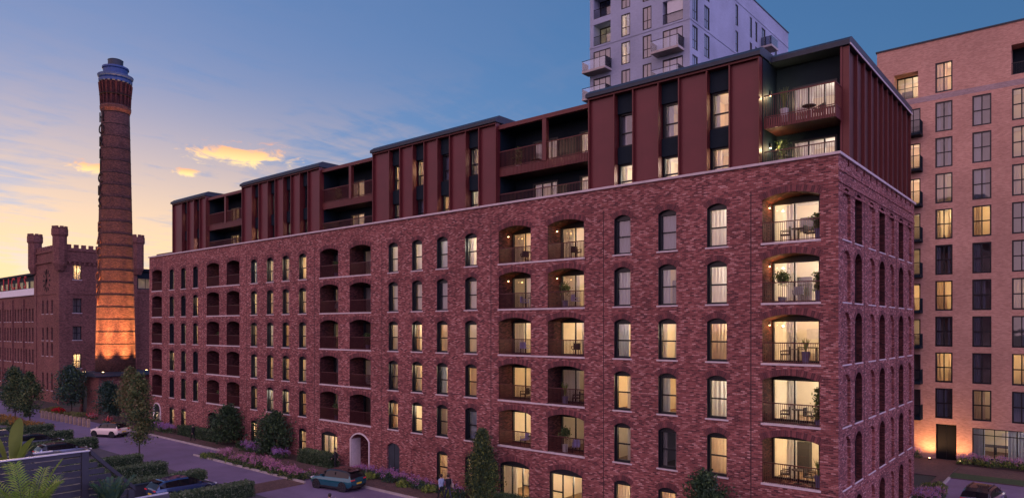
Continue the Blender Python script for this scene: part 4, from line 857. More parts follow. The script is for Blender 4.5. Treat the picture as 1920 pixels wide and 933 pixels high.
def clump(label, x, y, z, r, h, green, flower, nf, ng, seed, group, fs=.05, gs=.10):
    g = np.random.default_rng(seed); t = thing('flowering_plant' if nf else 'leafy_plant', label, 'plant', (x, y, z), 0, group)
    a = g.uniform(0, 2 * pi, ng); rr = r * np.sqrt(g.uniform(0, 1, ng)); zz_ = h * .75 * g.uniform(0, 1, ng) * (1 - .35 * (rr / r) ** 2)
    ob('leaves', leaf_mesh('leaves', np.stack([rr * np.cos(a), rr * np.sin(a), zz_ + .02], 1), gs, green, seed=seed, up=1.6, asp=.3), t)
    if nf:
        k_ = max(5, nf // 14); ca = g.uniform(0, 2 * pi, k_); cr2 = r * np.sqrt(g.uniform(0, 1, k_)); ch = h * (1 - .25 * (cr2 / r) ** 2) * g.uniform(.8, 1.1, k_)
        c = np.stack([cr2 * np.cos(ca), cr2 * np.sin(ca), ch], 1); P = c[g.integers(0, k_, nf)] + g.normal(size=(nf, 3)) * [.07, .07, .10]
        ob('blossom', leaf_mesh('blossom', P, fs, flower, seed=seed + 1), t)
    return t
G1 = 'pink perennials in the road island bed'; G2 = 'lilac perennials along the red building'; G3 = 'amber flowers by the far hedge'; G4 = 'flowers before the buff block'
sd_ = 100
for i in range(34):                                        # the island bed beside the road
    x = -53.6 + i * .47 + random.uniform(-.2, .2); y = -4.9 + random.uniform(-.75, .75); sd_ += 2
    if i in (0, 1, 2, 7, 8, 9, 10): clump('low green leafy plant at the island bed edge without flowers', x, y - .2, .06, .55, .4, ['mid_green', 'lime', 'hedge_a'], [], 0, 260, sd_, 'green plants in the island bed', gs=.11)
    else: clump('pink flowering perennial in the long island bed beside the road', x, y, .06, .6, .72, ['mid_green', 'olive', 'dark_green'], ['pink', 'rose', 'magenta'] if i > 5 else ['rose', 'pink'], random.choice((110, 190, 240)), 300, sd_, G1, fs=.05)
    if i % 3 == 1 and i > 8: sd_ += 2; clump('low green leafy plant at the island bed edge without flowers', x, -5.6, .06, .45, .35, ['lime', 'mid_green', 'dark_green'], [], 0, 200, sd_, 'green plants in the island bed', gs=.10)
for x in (-53.2, -52.1, -51.2, -50.3, -47.6, -46.6): sd_ += 2; clump('lilac flowering plant between the two evergreens by the red wall', x, -1.9 if x > -49 else -1.75, .12, .7, .8, ['mid_green', 'dark_green'], ['lilac', 'magenta', 'lilac'], 330, 200, sd_, 'lilac plants between the evergreens', fs=.055)
for x in (-73.5, -72.4, -71.4, -70.2): sd_ += 2; clump('violet flowering plant under the far ground floor windows', x, -1.5, .12, .75, .85, ['dark_green', 'mid_green'], ['lilac', 'lilac', 'magenta'], 300, 200, sd_, 'violet plants at the far end', fs=.06)
for i in range(18):
    x = -36.0 + i * .68; sd_ += 2; y = -1.5 + random.uniform(-.3, .4)
    if i in (3, 9, 13, 16): clump('green grassy plant without flowers in the bed right of the entrance', x, y - .35, .12, .6, .6, ['lime', 'mid_green', 'yellow_green'], [], 0, 300, sd_, 'grassy plants right of the entrance', gs=.13)
    else: clump('pink lilac flowering plant in the bed right of the entrance', x, y, .12, .62, .75, ['dark_green', 'mid_green', 'blue_green'], ['pink', 'lilac', 'magenta'], 200 if i < 12 else 90, 260, sd_, G2, fs=.05)
for i in range(26):
    x = -98 + i * .62; y = -10.6 + random.uniform(-.6, .9); sd_ += 2
    clump('amber flowering plant in the far roadside bed at the left', x, y, .0, .7, .75, ['mid_green', 'olive', 'hedge_a'], ['amber', 'brownish'], 170, 200, sd_, G3, fs=.08, gs=.14)
for i, (x, y) in enumerate(((-104.2, -3.6), (-102.4, -2.9), (-100.2, -3.5), (-97, -3.0), (-95.2, -2.6), (-105.8, -2.2))):
    sd_ += 2; clump(['scarlet flowering plant behind the bollards', 'olive shrub behind the bollards'][0 if i in (2,) else 1], x, y, .0, .95, .75, ['olive', 'yellow_green', 'brownish'], ['scarlet'] if i == 2 else [], 420 if i == 2 else 0, 330, sd_, 'shrubs behind the bollards' if i != 2 else None, fs=.09, gs=.15)
for x, y in ((-92.4, -2.0), (-90.8, -2.3), (-85.5, -2.4)): sd_ += 2; clump('small rosy flowering plant at the chimney base', x, y, .0, .6, .55, ['olive', 'dark_green'], ['rose', 'scarlet'], 160, 200, sd_, 'rosy plants at the chimney base', fs=.07)
for i in range(15):
    x = .9 + i * .62; sd_ += 2; clump('lilac flowering plant under the shopfront of the buff block', x, 35.5 + random.uniform(-.4, .5), .1, .6, .8, ['mid_green', 'dark_green', 'lime'], ['lilac', 'pink'], 130, 240, sd_, G4, fs=.06)
for x in (-4.4, -3.7, -3.0): sd_ += 2; clump('lilac flowering plant at the buff block corner left of the dark door', x, 36.1, .05, .6, .95, ['dark_green', 'mid_green'], ['lilac', 'pink'], 160, 240, sd_, 'lilac plants left of the dark door', fs=.06)
for x, y in ((.5, 17.6), (1.0, 18.3), (1.3, 17.3), (.6, 19.0), (1.2, 19.4)): sd_ += 2; clump('pink flowering plant at the foot of the gable wall', x, y, .0, .6, .85, ['dark_green', 'mid_green'], ['pink', 'lilac', 'rose'], 300, 240, sd_, 'pink plants by the gable', fs=.05)
for x, y in ((.55, 21.0), (.9, 21.8)): sd_ += 2; clump('yellow green leafy shrub at the gable corner behind the pink flowers', x, y, .0, .65, 1.1, ['yellow_green', 'olive', 'mid_green'], [], 0, 420, sd_, 'leafy shrubs by the gable', gs=.12)

# ------------------------------------------------------------------ bollards
bo = None
for i in range(12):
    x = -97.4 + i * 1.29
    m_ = cached('bol', lambda: MB('timber').box(-.15, -.15, 0, .15, .15, .9).prism([(-.15, .9), (.15, .9), (.09, .98), (-.09, .98)], ID, -.12, .12).mesh('bollard'))
    tag(ob('bollard', m_, None, (x, -6.15 + i * .07, 0)), 'square timber bollard, ' + ('leftmost of the roadside row', 'second from the left in the roadside row', 'third from the left in the roadside row', 'fourth from the left in the roadside row', 'fifth from the left in the roadside row', 'sixth from the left in the roadside row', 'sixth from the white car in the roadside row', 'fifth from the white car in the roadside row', 'fourth from the white car in the roadside row', 'third from the white car in the roadside row', 'second from the white car in the roadside row', 'nearest the white car in the roadside row')[i], 'bollard', 'timber bollards along the road')

# ================================================================== vehicles
def car(name, label, loc, rz, L, W, H, paint, roofm, suv=False):
    t = thing(name, label, 'car', loc, rz); hw = W / 2; b = .64 * H
    st = [(-.5, .78, .50, .60 * b / .64 * .96), (-.49, .90, .36, b * 1.0), (-.44, .97, .24, b * 1.04), (-.30, 1, .20, b * 1.03), (-.1, 1, .18, b * 1.0), (.12, 1, .18, b * .98), (.24, .99, .20, b * .97), (.36, .97, .22, b * .90), (.44, .91, .26, b * .80), (.485, .80, .34, b * .70), (.5, .62, .42, b * .60)]
    mb = MB(paint, 'black_paint'); rings = []
    for x, wf, zl, zt in st:
        w_ = hw * wf; rings.append([(x * L, y, z) for y, z in ((0, zl), (w_ * .86, zl), (w_ * .97, zl + .10), (w_, zl + (zt - zl) * .5), (w_ * .985, zt - .10), (w_ * .90, zt - .01), (0, zt + .03))])
    def loft(mb, rings, matf):
        for i in range(len(rings) - 1):
            for j in range(len(rings[0]) - 1):
                for s_ in (1, -1):
                    q = [rings[i][j], rings[i + 1][j], rings[i + 1][j + 1], rings[i][j + 1]]; q = [(a, c * s_, d) for a, c, d in q]; mb.face(q if s_ > 0 else q[::-1], matf(i, j))
    loft(mb, rings, lambda i, j: 'black_paint' if j < 2 else paint)
    for e in (0, -1): mb.face([p for p in rings[e]] + [(p[0], -p[1], p[2]) for p in rings[e][::-1]], paint)
    me = mb.mesh('body'); bm_smooth(me); ob('body', me, t)
    gh = [(-.485, .86, b * 1.0, .05), (-.43, .80, H * .86, .72), (-.34, .78, H * .965, .80), (-.15, .77, H, .80), (.02, .76, H * .985, .79), (.12, .76, H * .90, .76), (.27, .84, b * .98, .10)]
    R_ = []
    for x, wt, zt, _ in gh:
        base = b * .98; R_.append([(x * L, hw * .90, base), (x * L, hw * (.90 + (wt - .90) * .9 if zt > b * 1.1 else .88), max(base + .005, zt - .09)), (x * L, hw * wt * .86, zt), (x * L, 0, zt + .015)])
    gl = MB('car_glass'); rf = MB(roofm); pl = MB(paint)
    for i in range(len(R_) - 1):
        for j in range(3):
            for s_ in (1, -1):
                q = [R_[i][j], R_[i + 1][j], R_[i + 1][j + 1], R_[i][j + 1]]; q = [(a, c * s_, d) for a, c, d in q]; q = q if s_ > 0 else q[::-1]
                if j == 0: (pl if i in (0,) else gl).face(q)
                else: (gl if i in (0, 4, 5) else rf).face(q)
    for mm_, nm in ((gl, 'glazing'), (rf, 'roof'), (pl, 'rear_pillar')):
        me = mm_.mesh(nm); ob(nm, me, t)
    for s_ in (1, -1):
        for x in (.13 * L, -.12 * L): ob('window_pillar', MB('black_paint').box(x - .04, s_ * hw * .84 - .012, b, x + .04, s_ * hw * .84 + .05 * s_ * 0 + .012, H * .88), t)
        m_ = ob('mirror', MB(paint).box(.17 * L, s_ * hw * .98 - .06, b * 1.02, .17 * L + .12, s_ * hw * .98 + .10, b * 1.02 + .13), t)
        ob('head_lamp', MB('head_lamp').box(.445 * L, s_ * hw * .66 - .16, b * .70, .482 * L, s_ * hw * .66 + .14, b * .79), t)
        ob('tail_lamp', MB('tail_lamp').box(-.5 * L - .012, s_ * hw * .66 - .15, b * .86, -.46 * L, s_ * hw * .70 + .17, b * .94), t)
        ob('sill_trim', MB('black_paint').box(-.28 * L, s_ * hw - .03, .19, .28 * L, s_ * hw + .006, .33), t)
        for x in (.31 * L, -.30 * L):
            r_ = .335 if not suv else .36
            ob('wheel_arch', MB('black_paint').tube([(x, s_ * (hw - .25), r_), (x, s_ * (hw + .008), r_)], r_ + .07, 20), t)
            wh = ob('wheel', MB('tyre').tube([(0, -.11, 0), (0, -.09, 0), (0, .09, 0), (0, .11, 0)], [r_ - .04, r_, r_, r_ - .04], 20), t, (x, s_ * (hw - .085), r_))
            rm = MB('rim', 'tyre').tube([(0, -.118, 0), (0, .118, 0)], r_ * .66, 16, 'tyre')
            for k_ in range(5):
                a = 2 * pi * k_ / 5; d = (cos(a), sin(a)); n_ = (-sin(a) * .045, cos(a) * .045)
                rm.prism([(d[0] * .04 + n_[0], d[1] * .04 + n_[1]), (d[0] * .04 - n_[0], d[1] * .04 - n_[1]), (d[0] * r_ * .7 - n_[0], d[1] * r_ * .7 - n_[1]), (d[0] * r_ * .7 + n_[0], d[1] * r_ * .7 + n_[1])], ID, -.13, .13, 'rim')
            ob('rim', rm, wh)
    ob('number_plate', MB('plate_yellow').box(-.5 * L - .018, -.26, b * .56, -.5 * L + .02, .26, b * .56 + .12), t)
    ob('rear_bumper', MB('black_paint').box(-.5 * L - .008, -hw * .72, .30, -.46 * L, hw * .72, b * .50), t)
    if suv:
        for s_ in (1, -1): ob('roof_rail', MB('rim').box(-.36 * L, s_ * hw * .62 - .02, H + .0, .02 * L, s_ * hw * .62 + .02, H + .05), t)
    else: ob('roof_spoiler', MB('black_paint').box(-.455 * L, -hw * .66, H * .925, -.37 * L, hw * .66, H * .965), t)
    return t
def bm_smooth(me):
    import bmesh
    bm = bmesh.new(); bm.from_mesh(me); bmesh.ops.remove_doubles(bm, verts=bm.verts, dist=.002); bmesh.ops.recalc_face_normals(bm, faces=bm.faces)
    for f in bm.faces: f.smooth = True
    for e in bm.edges:
        if len(e.link_faces) == 2 and e.calc_face_angle(0) > R(38): e.smooth = False
    bm.to_mesh(me); bm.free()
car('hatchback_car', 'teal blue hatchback with black roof driving beside the flower bed', (-33.7, -5.2, 0), R(190), 4.25, 1.8, 1.55, 'teal_paint', 'black_paint')
car('hatchback_car', 'white compact car with black roof driving away past the bollards', (-73.6, -6.5, 0), R(203), 4.0, 1.78, 1.58, 'white_car', 'black_paint')
car('estate_car', 'silver grey car with red tail lights parked beyond the gable', (4.0, 18.9, 0), R(84), 4.6, 1.88, 1.62, 'grey_paint', 'black_paint', True)
car('parked_car', 'dark navy car parked between hedges at the bottom edge', (-39.9, -13.9, 0), R(92), 4.5, 1.82, 1.48, 'navy_paint', 'navy_paint')
car('parked_car', 'dark car roof showing between the far left hedges', (-70.6, -14.2, 0), R(90), 4.4, 1.8, 1.5, 'black_paint', 'black_paint')
car('parked_car', 'dark car roof just above the terrace screen top', (-62.8, -14.3, 0), R(90), 4.4, 1.8, 1.48, 'grey_paint', 'black_paint')

# ================================================================== people
def person(label, loc, rz, h, top, legs, hairm, stride=.3, arm=.2, bag=None, shoe='black_cloth'):
    t = thing('person', label, 'person', loc, rz); s_ = h / 1.75
    V = {'pel': (0, 0, .95), 'sp': (0, 0, 1.15), 'ch': (.02, 0, 1.36), 'nk': (.02, 0, 1.50), 'hd0': (.03, 0, 1.58), 'hd': (.04, 0, 1.68)}
    E_ = [('pel', 'sp'), ('sp', 'ch'), ('ch', 'nk'), ('nk', 'hd0'), ('hd0', 'hd')]
    Rd = {'pel': (.15, .12), 'sp': (.14, .11), 'ch': (.17, .12), 'nk': (.055, .055), 'hd0': (.075, .085), 'hd': (.085, .10)}
    for q, sg in (('l', 1), ('r', -1)):
        f = stride * sg
        V.update({'hp' + q: (0, .09 * sg, .90), 'kn' + q: (.5 * f + .04, .095 * sg, .50), 'an' + q: (f - (.06 if f < 0 else 0), .09 * sg, .10 + (.04 if f < 0 else 0)), 'to' + q: (f + .15, .10 * sg, .045)})
        V.update({'sh' + q: (.01, .18 * sg, 1.42), 'el' + q: (-.06 - arm * sg * .4, .25 * sg, 1.14), 'wr' + q: (.05 - arm * sg, .25 * sg, .90)})
        E_ += [('pel', 'hp' + q), ('hp' + q, 'kn' + q), ('kn' + q, 'an' + q), ('an' + q, 'to' + q), ('ch', 'sh' + q), ('sh' + q, 'el' + q), ('el' + q, 'wr' + q)]
        Rd.update({'hp' + q: (.095, .095), 'kn' + q: (.06, .06), 'an' + q: (.042, .042), 'to' + q: (.038, .03), 'sh' + q: (.068, .068), 'el' + q: (.048, .048), 'wr' + q: (.03, .03)})
    ks = list(V); me = bpy.data.meshes.new('body'); me.from_pydata([tuple(c * s_ for c in V[k_]) for k_ in ks], [(ks.index(a), ks.index(b)) for a, b in E_], [])
    o = bpy.data.objects.new('tmp', me); C.objects.link(o); md = o.modifiers.new('s', 'SKIN')
    for i, k_ in enumerate(ks): me.skin_vertices[0].data[i].radius = (Rd[k_][0] * s_, Rd[k_][1] * s_); me.skin_vertices[0].data[i].use_root = k_ == 'pel'
    sb = o.modifiers.new('b', 'SUBSURF'); sb.levels = 2; sb.render_levels = 2
    bpy.context.view_layer.update(); ev = o.evaluated_get(bpy.context.evaluated_depsgraph_get()); bm_ = bpy.data.meshes.new_from_object(ev); bpy.data.objects.remove(o)
    hm = MB('skin')                                                     # five fingers on each hand
    for q, sg in (('l', 1), ('r', -1)):
        w_ = Vector(V['wr' + q]) * s_; hm.tube([w_, w_ + Vector((.01, 0, -.05)) * s_, w_ + Vector((.02, 0, -.085)) * s_], [.026 * s_, .036 * s_, .03 * s_], 6)
        for k_ in range(4): p = w_ + Vector((-.025 + .017 * k_, 0, -.08)) * s_; hm.tube([p, p + Vector((.005, -.004 * sg, -.04)) * s_, p + Vector((.02, -.015 * sg, -.07 + .006 * abs(k_ - 1.5))) * s_], [.009 * s_, .008 * s_, .006 * s_], 5)
        p = w_ + Vector((.03, 0, -.03)) * s_; hm.tube([p, p + Vector((.028, -.006 * sg, -.028)) * s_, p + Vector((.034, -.012 * sg, -.055)) * s_], [.011 * s_, .009 * s_, .007 * s_], 5)
    hme = hm.mesh('hand'); import bmesh
    bm = bmesh.new(); bm.from_mesh(bm_); n0 = len(bm.faces); bm.from_mesh(hme)
    bm_.materials.clear()
    for m_ in ('skin', top, legs, shoe): bm_.materials.append(MATS[m_])
    for i, f in enumerate(bm.faces):
        c = f.calc_center_median() / s_; f.smooth = True
        f.material_index = 0 if i >= n0 or c.z > 1.485 else (3 if c.z < .10 else (1 if (c.z > .93 or abs(c.y) > .2) else 2))
    bm.to_mesh(bm_); bm.free(); ob('body', bm_, t)
    hr = MB(hairm); hx, hz = .02 * s_, 1.70 * s_
    hr.lathe([(.075 * s_, hz - .10 * s_), (.105 * s_, hz - .04 * s_), (.108 * s_, hz + .03 * s_), (.085 * s_, hz + .085 * s_), (.03 * s_, hz + .115 * s_)], 12, cx=hx - .02 * s_); ob('hair', hr.mesh('hair', True), t)
    fm_ = MB('skin', 'hair'); fx = .135 * s_; fm_.prism([(-.012, 1.63), (.012, 1.63), (0, 1.68)], lambda a, z, d: (fx + d, a * s_, z * s_), -.03, .012, 'skin')
    for e in (-1, 1): fm_.box(fx - .02, e * .032 * s_ - .01, 1.675 * s_, fx - .006, e * .032 * s_ + .01, 1.688 * s_, 'hair'); fm_.box(.03 * s_, e * .088 * s_ - .012, 1.63 * s_, .06 * s_, e * .088 * s_ + .012, 1.69 * s_, 'skin')
    fm_.box(fx - .02, -.022, 1.60 * s_, fx - .008, .022, 1.607 * s_, 'hair'); ob('face', fm_, t)
    if bag: ob('shoulder_bag', MB(bag).box(-.12, -.36, .82, .12, -.27, 1.06).box(-.02, -.30, 1.06, .02, -.27, 1.42), t)
    return t
person('person in a pale blue top walking beside a darker companion', (-24.9, -3.0, .12), R(168), 1.70, 'pale_blue_cloth', 'black_cloth', 'hair', .28)
person('person in a dark jacket with a pale bag walking before the brick wall', (-24.5, -2.72, .12), R(165), 1.70, 'black_cloth', 'jeans', 'hair', .26, bag='cream_bag')
person('person in black walking alone on the pavement by the dark hedge', (-62.6, -2.45, .12), R(200), 1.72, 'black_cloth', 'black_cloth', 'hair', .2, bag=None)
person('person in dark clothes standing by the hedge end at the passage entrance', (-39.35, -1.35, .12), R(250), 1.7, 'black_cloth', 'black_cloth', 'hair', .08)
person('person in a rosy top standing near the chimney base', (-80.2, -4.3, 0), R(60), 1.7, 'red_cloth', 'black_cloth', 'hair', .12)
person('person whose head just shows at the bottom edge below the teal car', (-26.55, -10.95, 0), R(185), 1.68, 'grey_cloth', 'jeans', 'hair', .2)

# ================================================================== balcony furniture
def chair(label, loc, rz, m='wicker', group=None):
    t = thing('patio_chair', label, 'chair', loc, rz, group)
    ob('seat', cached(('cs', m), lambda: MB(m).box(-.24, -.24, .42, .24, .24, .47).mesh('seat')), t)
    ob('backrest', cached(('cb', m), lambda: MB(m).prism([(-.25, .46), (.25, .46), (.22, .86), (-.22, .86)], ID, .2, .25).mesh('backrest')), t)
    for sx in (-1, 1):
        ob('armrest', cached(('ca', m, sx), lambda: MB(m).box(sx * .25 - .02, -.2, .62, sx * .25 + .02, .22, .66).box(sx * .25 - .015, -.2, .46, sx * .25 + .015, -.17, .62).mesh('armrest')), t)
        for sy in (-1, 1): ob('leg', cached('cl', lambda: MB('iron').tube([(0, 0, 0), (0, 0, .43)], .015, 6).mesh('leg')), t, (sx * .21, sy * .21, 0))
    return t
def table(label, loc, group=None):
    t = thing('patio_table', label, 'table', loc, 0, group)
    ob('table_top', cached('tt', lambda: MB('wicker').lathe([(.33, .70), (.35, .72), (.33, .74)], 18).mesh('table_top')), t); ob('pedestal', cached('tp', lambda: MB('iron').tube([(0, 0, .02), (0, 0, .7)], .03, 8).mesh('pedestal')), t); ob('foot', cached('tf', lambda: MB('iron').lathe([(.22, 0), (.2, .03)], 14).mesh('foot')), t)
    return t
def potted(label, loc, h, kind, pot='planter_blue', ph=.55, seed=0, group=None):
    g = np.random.default_rng(seed); t = thing('potted_plant', label, 'plant', loc, 0, group)
    ob('planter', MB(pot).lathe([(.15, 0), (.22, ph), (.19, ph), (.17, ph - .05)], 14), t); ob('soil', MB('soil').lathe([(.17, ph - .055), (.16, ph - .05)], 12), t)
    if kind == 'ball':
        ob('stem', MB('bark').tube([(0, 0, ph - .05), (.01, 0, h - .3)], .018, 6), t); P = g.normal(size=(900, 3)) * .15 + [0, 0, h - .22]; ob('crown', leaf_mesh('crown', P, .05, ['mid_green', 'olive', 'dark_green'], seed=seed), t)
    elif kind == 'spiky':
        lf = MB('mid_green', 'yellow_green')
        for k_ in range(26):
            a = g.uniform(0, 6.28); o_ = g.uniform(.12, .34); hh_ = h - ph; lf.tube([(0, 0, ph - .05), (o_ * .45 * cos(a), o_ * .45 * sin(a), ph + hh_ * .55), (o_ * cos(a), o_ * sin(a), ph + hh_ * g.uniform(.65, 1))], [.018, .02, .003], 3, int(g.integers(0, 2)), False)
        ob('leaves', lf, t)
    else:
        P = np.stack([g.normal(0, .13, 700), g.normal(0, .13, 700), ph + (h - ph) * g.uniform(0, 1, 700)], 1); ob('crown', leaf_mesh('crown', P, .06, ['mid_green', 'dark_green', 'olive'], seed=seed, up=1), t)
    return t
fl = ['first', 'second', 'third', 'fourth', 'fifth']
for i, f in enumerate(F):                                     # corner loggias
    y = .75; nm = fl[i] + ' floor corner loggia'; z = f + .002
    if i != 3: chair('black chair left of the table on the ' + nm, (-2.85, y + .1, z), R(-80)); table('small round black table on the ' + nm, (-2.2, y + .15, z))
    if i in (0, 1, 4): chair('black chair right of the table on the ' + nm, (-1.62, y + .1, z), R(85))
    potted('leafy plant in a violet planter on the ' + nm, (-1.12 if i != 2 else -1.75, y - .1 if i != 3 else y, z), (1.5, 1.95, 1.35, 1.55, 1.4)[i], ('spiky', 'bush', 'spiky', 'bush', 'bush')[i], ph=.62 if i != 1 else .3, seed=300 + i)
potted('round topped little tree in a blue pot on the fourth floor corner loggia', (-3.0, .8, F[3] + .002), 1.55, 'ball', 'planter_blue', .32, 310)
chair('pale wire chair on the fourth floor corner loggia', (-2.2, .85, F[3] + .002), R(10), 'grey_cloth')
for q, (i, j, kd) in enumerate(((4, 0, 'ct'), (4, 1, 'c'), (3, 0, 'lt'), (3, 1, 'sp'), (2, 0, 'l'), (2, 1, 'w'), (1, 0, 'ct'), (1, 1, 'pt'), (0, 0, 'lt'), (0, 1, 'lp'))):
    a, b = LG['M'][j]; nm = fl[i] + ' floor ' + ('left' if j == 0 else 'right') + ' loggia of the middle pair'; z = F[i] + .002; x = (a + b) / 2
    chair(('lilac cushioned' if kd[0] in 'ls' else ('low black lounge' if kd[0] == 'w' else 'black')) + ' chair on the ' + nm, (x + .35, .7, z), R(30 + 40 * q), 'cushion_lilac' if kd[0] in 'ls' else 'wicker')
    if 't' in kd: table('round black table on the ' + nm, (x + .95, .8, z))
    if 'p' in kd: potted('potted plant on the ' + nm, (x - .45, .6, z), 1.5, ('ball', 'spiky', 'bush')[q % 3], 'planter_white' if i == 0 else 'planter_blue', .5, 320 + q)
for q, (bay, i, j) in enumerate((('L', 4, 0), ('L', 3, 0), ('L', 2, 1), ('L', 1, 1), ('L', 0, 0), ('K', 4, 0), ('K', 2, 0), ('K', 1, 1), ('K', 0, 0))):
    a, b = LG[bay][j]; nm = fl[i] + ' floor ' + ('left' if j == 0 else 'right') + ' loggia of the ' + {'L': 'pair above the passage entrance', 'K': 'far left pair'}[bay]
    if q % 2: chair('pale chair on the ' + nm, ((a + b) / 2 + .3, .7, F[i] + .002), R(50 * q), 'grey_cloth')
    else: potted('bushy potted plant on the ' + nm, ((a + b) / 2 + .3, .6, F[i] + .002), 1.4, 'bush', 'planter_blue', .4, 340 + q)
potted('green plant in a white planter on the top corner balcony', (-3.0, 1.1, 22.742), 2.0, 'spiky', 'planter_white', .85, 360); chair('cream chair on the top corner balcony', (-2.1, 1.3, 22.742), R(40), 'cream_bag'); chair('black chair on the top corner balcony', (-1.3, 1.3, 22.742), R(-40)); table('black table on the top corner balcony', (-1.7, 1.0, 22.742))
potted('dark bushy plant on the lower corner terrace', (-3.2, 1.5, 19.852), 2.2, 'bush', 'planter_blue', .9, 361)
potted('bushy plant in a pale planter on the upper terrace of the middle recess', (-21.4, 1.2, 22.742), 1.9, 'bush', 'planter_white', .6, 362); table('black table on the upper terrace of the middle recess', (-19.7, 1.1, 22.742)); chair('black chair left of the post on the upper terrace of the middle recess', (-20.4, 1.1, 22.742), R(-80)); chair('black chair right of the post on the upper terrace of the middle recess', (-16.2, 1.2, 22.742), R(70)); chair('black chair beside the lit door on the upper terrace of the middle recess', (-15.5, 1.2, 22.742), R(-70))
potted('bushy plant on the upper terrace of the second recess', (-42.4, 1.2, 22.742), 1.7, 'bush', 'planter_blue', .6, 363); chair('pale chair on the upper terrace of the far left recess', (-60.0, 1.1, 22.742), R(30), 'grey_cloth')

# ================================================================== foreground roof terraces
FX = -5.29; DZ = 7.75
HT = thing('terrace_house', 'dark house roof terrace below the slatted screen at the bottom left', 'building', (FX, -33, 0))
ob('wall', MB('asphalt_dark').box(-3.9, -4, -.02, 4.3, 2.25, DZ - .15), HT); ob('roof_deck', MB('deck').box(-4, -4.1, DZ - .15, 4.4, 2.3, DZ), HT)
lw = ob('low_wall', MB('asphalt_dark').box(-.12, 2.302, DZ - 1.5, .12, 2.97, 8.46), HT); ob('wall_cap', MB('fence_cap').box(.0, 2.31, 8.461, .05, 2.98, 8.485), lw)
FN = thing('slatted_screen', 'near dark slatted terrace screen with a pale top rail and raked end', 'fence', (FX, -33, DZ))
y0, y1, y2 = -1.9, 1.47, 2.30; zt, ze = 1.80, .95
ob('top_rail', MB('fence_cap').box(-.035, y0, zt, .035, y1 + .03, zt + .022), FN)
for y in (y0 + .05, y1 - .06, y2 - .05): ob('post', MB('fence_board').box(-.06, y - .06, 0, .045, y + .06, zt if y < y1 else ze - .02), FN)
r_ = MB('fence_board'); r_.prism([(y1 + .03, zt - .06), (y1 + .03, zt + .035), (y2 + .02, ze + .03), (y2 + .02, ze - .06)], lambda a, z, d: (d, a, z), -.07, .06); ob('raked_rail', r_, FN)
zz_ = .06
while zz_ < zt - .03:
    hi = min(zz_ + .105, zt - .005); ob('slat', MB('fence_board').box(-.018, y0, zz_, .012, y1 - .121, hi), FN)
    ye = y2 - .111 if hi < ze - .06 else y1 + (y2 - y1) * (zt - hi - .06) / (zt - ze)
    if ye > y1 + .08: ob('slat', MB('fence_board').box(-.018, y1 + .001, zz_, .012, ye, hi), FN)
    zz_ += .128
H2 = thing('terrace_house', 'next dark terrace roof behind the near slatted screen', 'building', (-12.5, -34, 0))
ob('wall', MB('asphalt_dark').box(-3, -4, -.02, 3, 2.6, DZ - .6), H2); ob('roof_deck', MB('deck').box(-3.1, -4.1, DZ - .6, 3.1, 2.7, DZ - .45), H2)
F2 = thing('slatted_screen', 'far dark slatted terrace screen with a raked end behind the near one', 'fence', (-11, -34, DZ - .45))
y1, y2, zt, ze = 2.55, 3.05, 2.12, 1.5
for y in (-.5, y2 - .05): ob('post', MB('fence_board').box(-.05, y - .05, 0, .05, y + .05, ze - .03 if y > 2 else zt), F2)
r_ = MB('fence_board'); r_.prism([(-.6, zt), (y1, zt), (y2 + .02, ze), (y2 + .02, ze - .1), (y1, zt - .1), (-.6, zt - .1)], lambda a, z, d: (d, a, z), -.06, .06); ob('raked_rail', r_, F2)
zz_ = .05
while zz_ < zt - .12:
    hi = zz_ + .105; ye = y2 - .101 if hi < ze - .1 else y1 + (y2 - y1) * (zt - .1 - hi) / (zt - ze); ob('slat', MB('fence_board').box(-.015, -.44, zz_, .012, ye, hi), F2); zz_ += .128
ob('wall_cap', MB('fence_cap').box(-.03, y2 + .06, 1.44, .03, y2 + .5, 1.47), F2); ob('low_wall', MB('asphalt_dark').box(-.1, y2 + .06, -.6, .1, y2 + .68, 1.439), F2)
GW = thing('garden_wall', 'low dark garden wall beside the parked car at the bottom', 'wall', (-42.15, -16.4, 0)); ob('wall', MB('fence_board').box(-.1, -2, 0, .1, 1.9, .85), GW); ob('cap', MB('zinc').box(-.2, -2.05, .851, .2, 1.95, .91), GW)

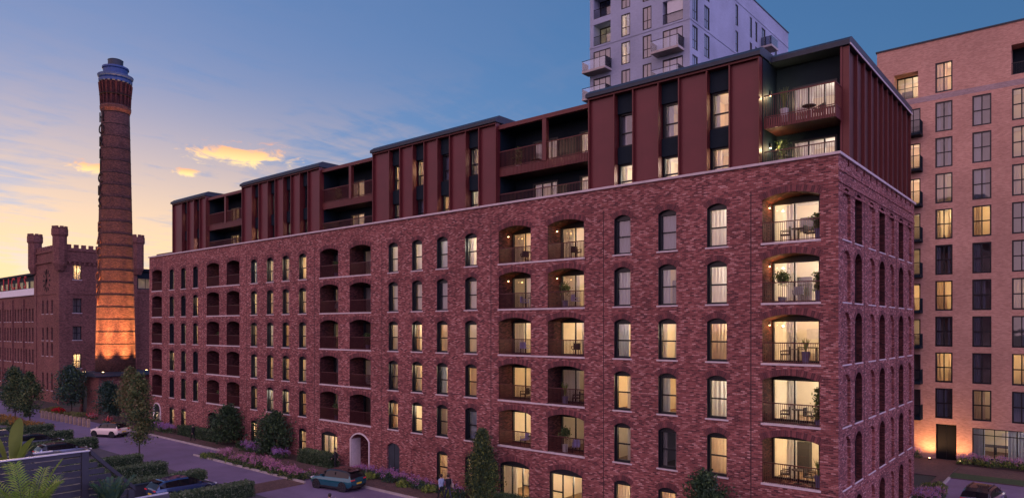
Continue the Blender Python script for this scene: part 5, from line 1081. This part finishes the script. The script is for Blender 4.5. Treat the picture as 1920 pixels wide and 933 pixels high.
def palm(label, loc, nf, L_, mats, seed, lean=.9, leaf=.26, cat='plant'):
    g = np.random.default_rng(seed); t = thing('palm_plant', label, cat, loc, 0)
    ob('pot', MB('planter_white').lathe([(.18, 0), (.26, .45), (.22, .45), (.2, .4)], 14), t)
    for k_ in range(nf):
        a = 2 * pi * k_ / nf + g.uniform(-.4, .4); o_ = L_ * lean * g.uniform(.25, .75); h = L_ * g.uniform(.75, 1.05); drop = g.uniform(.05, .35) * o_
        pts = []
        for q in range(9):
            s_ = q / 8; r = o_ * s_ ** 1.7; pts.append(Vector((r * cos(a), r * sin(a), .4 + h * (s_ ** .85) - drop * s_ ** 4)))
        mb = MB(*mats); mb.tube(pts, [.014 - .0012 * q for q in range(9)], 5, 0)
        for q in range(2, 23):
            s_ = .22 + .77 * q / 23; i0 = min(7, int(s_ * 8)); p = pts[i0].lerp(pts[i0 + 1], s_ * 8 - i0); tg = (pts[i0 + 1] - pts[i0]).normalized(); sd2 = tg.cross(Vector((0, 0, 1))).normalized()
            ln = leaf * (1 - .55 * abs(s_ - .5) * 1.6) * g.uniform(.85, 1.1); up2 = sd2.cross(tg)
            for e in (1, -1):
                d_ = (sd2 * e * .8 + tg * .75 + up2 * .25).normalized(); tip = p + d_ * ln - Vector((0, 0, ln * .22)); md_ = p + d_ * ln * .5; wv = tg.cross(d_).cross(d_).normalized() * .014
                mb.face([p, md_ + wv, tip, md_ - wv], int(g.integers(0, len(mats))))
        ob('frond', mb, t)
    return t
palm('bright green palm in front of the slatted screen', (-3.95, -32.9, DZ), 17, 1.55, ['palm', 'lime', 'palm'], 5, .8, .28)
palm('dark drooping palm before the raked end of the screen', (-4.8, -31.3, DZ), 18, .92, ['palm_dark', 'mid_green', 'palm_dark'], 6, .75, .16)
BN = thing('banana_plant', 'broad leaved pale green banana plant behind the slatted screen at the left edge', 'plant', (-8.41, -31.99, DZ))
ob('pot', MB('planter_white').lathe([(.22, 0), (.3, .5), (.26, .5), (.24, .45)], 14), BN)
for k_, (a, o_, h, w_) in enumerate(((10, .35, 2.35, .17), (35, .55, 1.95, .15), (75, .42, 1.7, .16), (150, .5, 2.0, .15), (230, .45, 2.1, .15), (-40, .55, 1.6, .13), (95, .2, 2.2, .15))):
    mb = MB('yellow_green', 'lime'); w_ *= .78; a = R(a); prev = None
    for q in range(15):
        s_ = q / 14; r = o_ * s_ ** 1.6; p = Vector((r * cos(a), r * sin(a), .45 + (h - .45) * s_ ** .8 - .25 * o_ * s_ ** 5)); w2 = 0.012 if s_ < .35 else w_ * sin(pi * min(1, (s_ - .33) / .67)) ** .7 + .004
        sd2 = Vector((-sin(a), cos(a), 0)); cur = (p + sd2 * w2 + Vector((0, 0, w2 * .35)), p, p - sd2 * w2 + Vector((0, 0, w2 * .35)))
        if prev:
            mb.face([prev[0], cur[0], cur[1], prev[1]], k_ % 2); mb.face([prev[1], cur[1], cur[2], prev[2]], k_ % 2)
        prev = cur
    ob('leaf', mb.mesh('leaf'), BN)
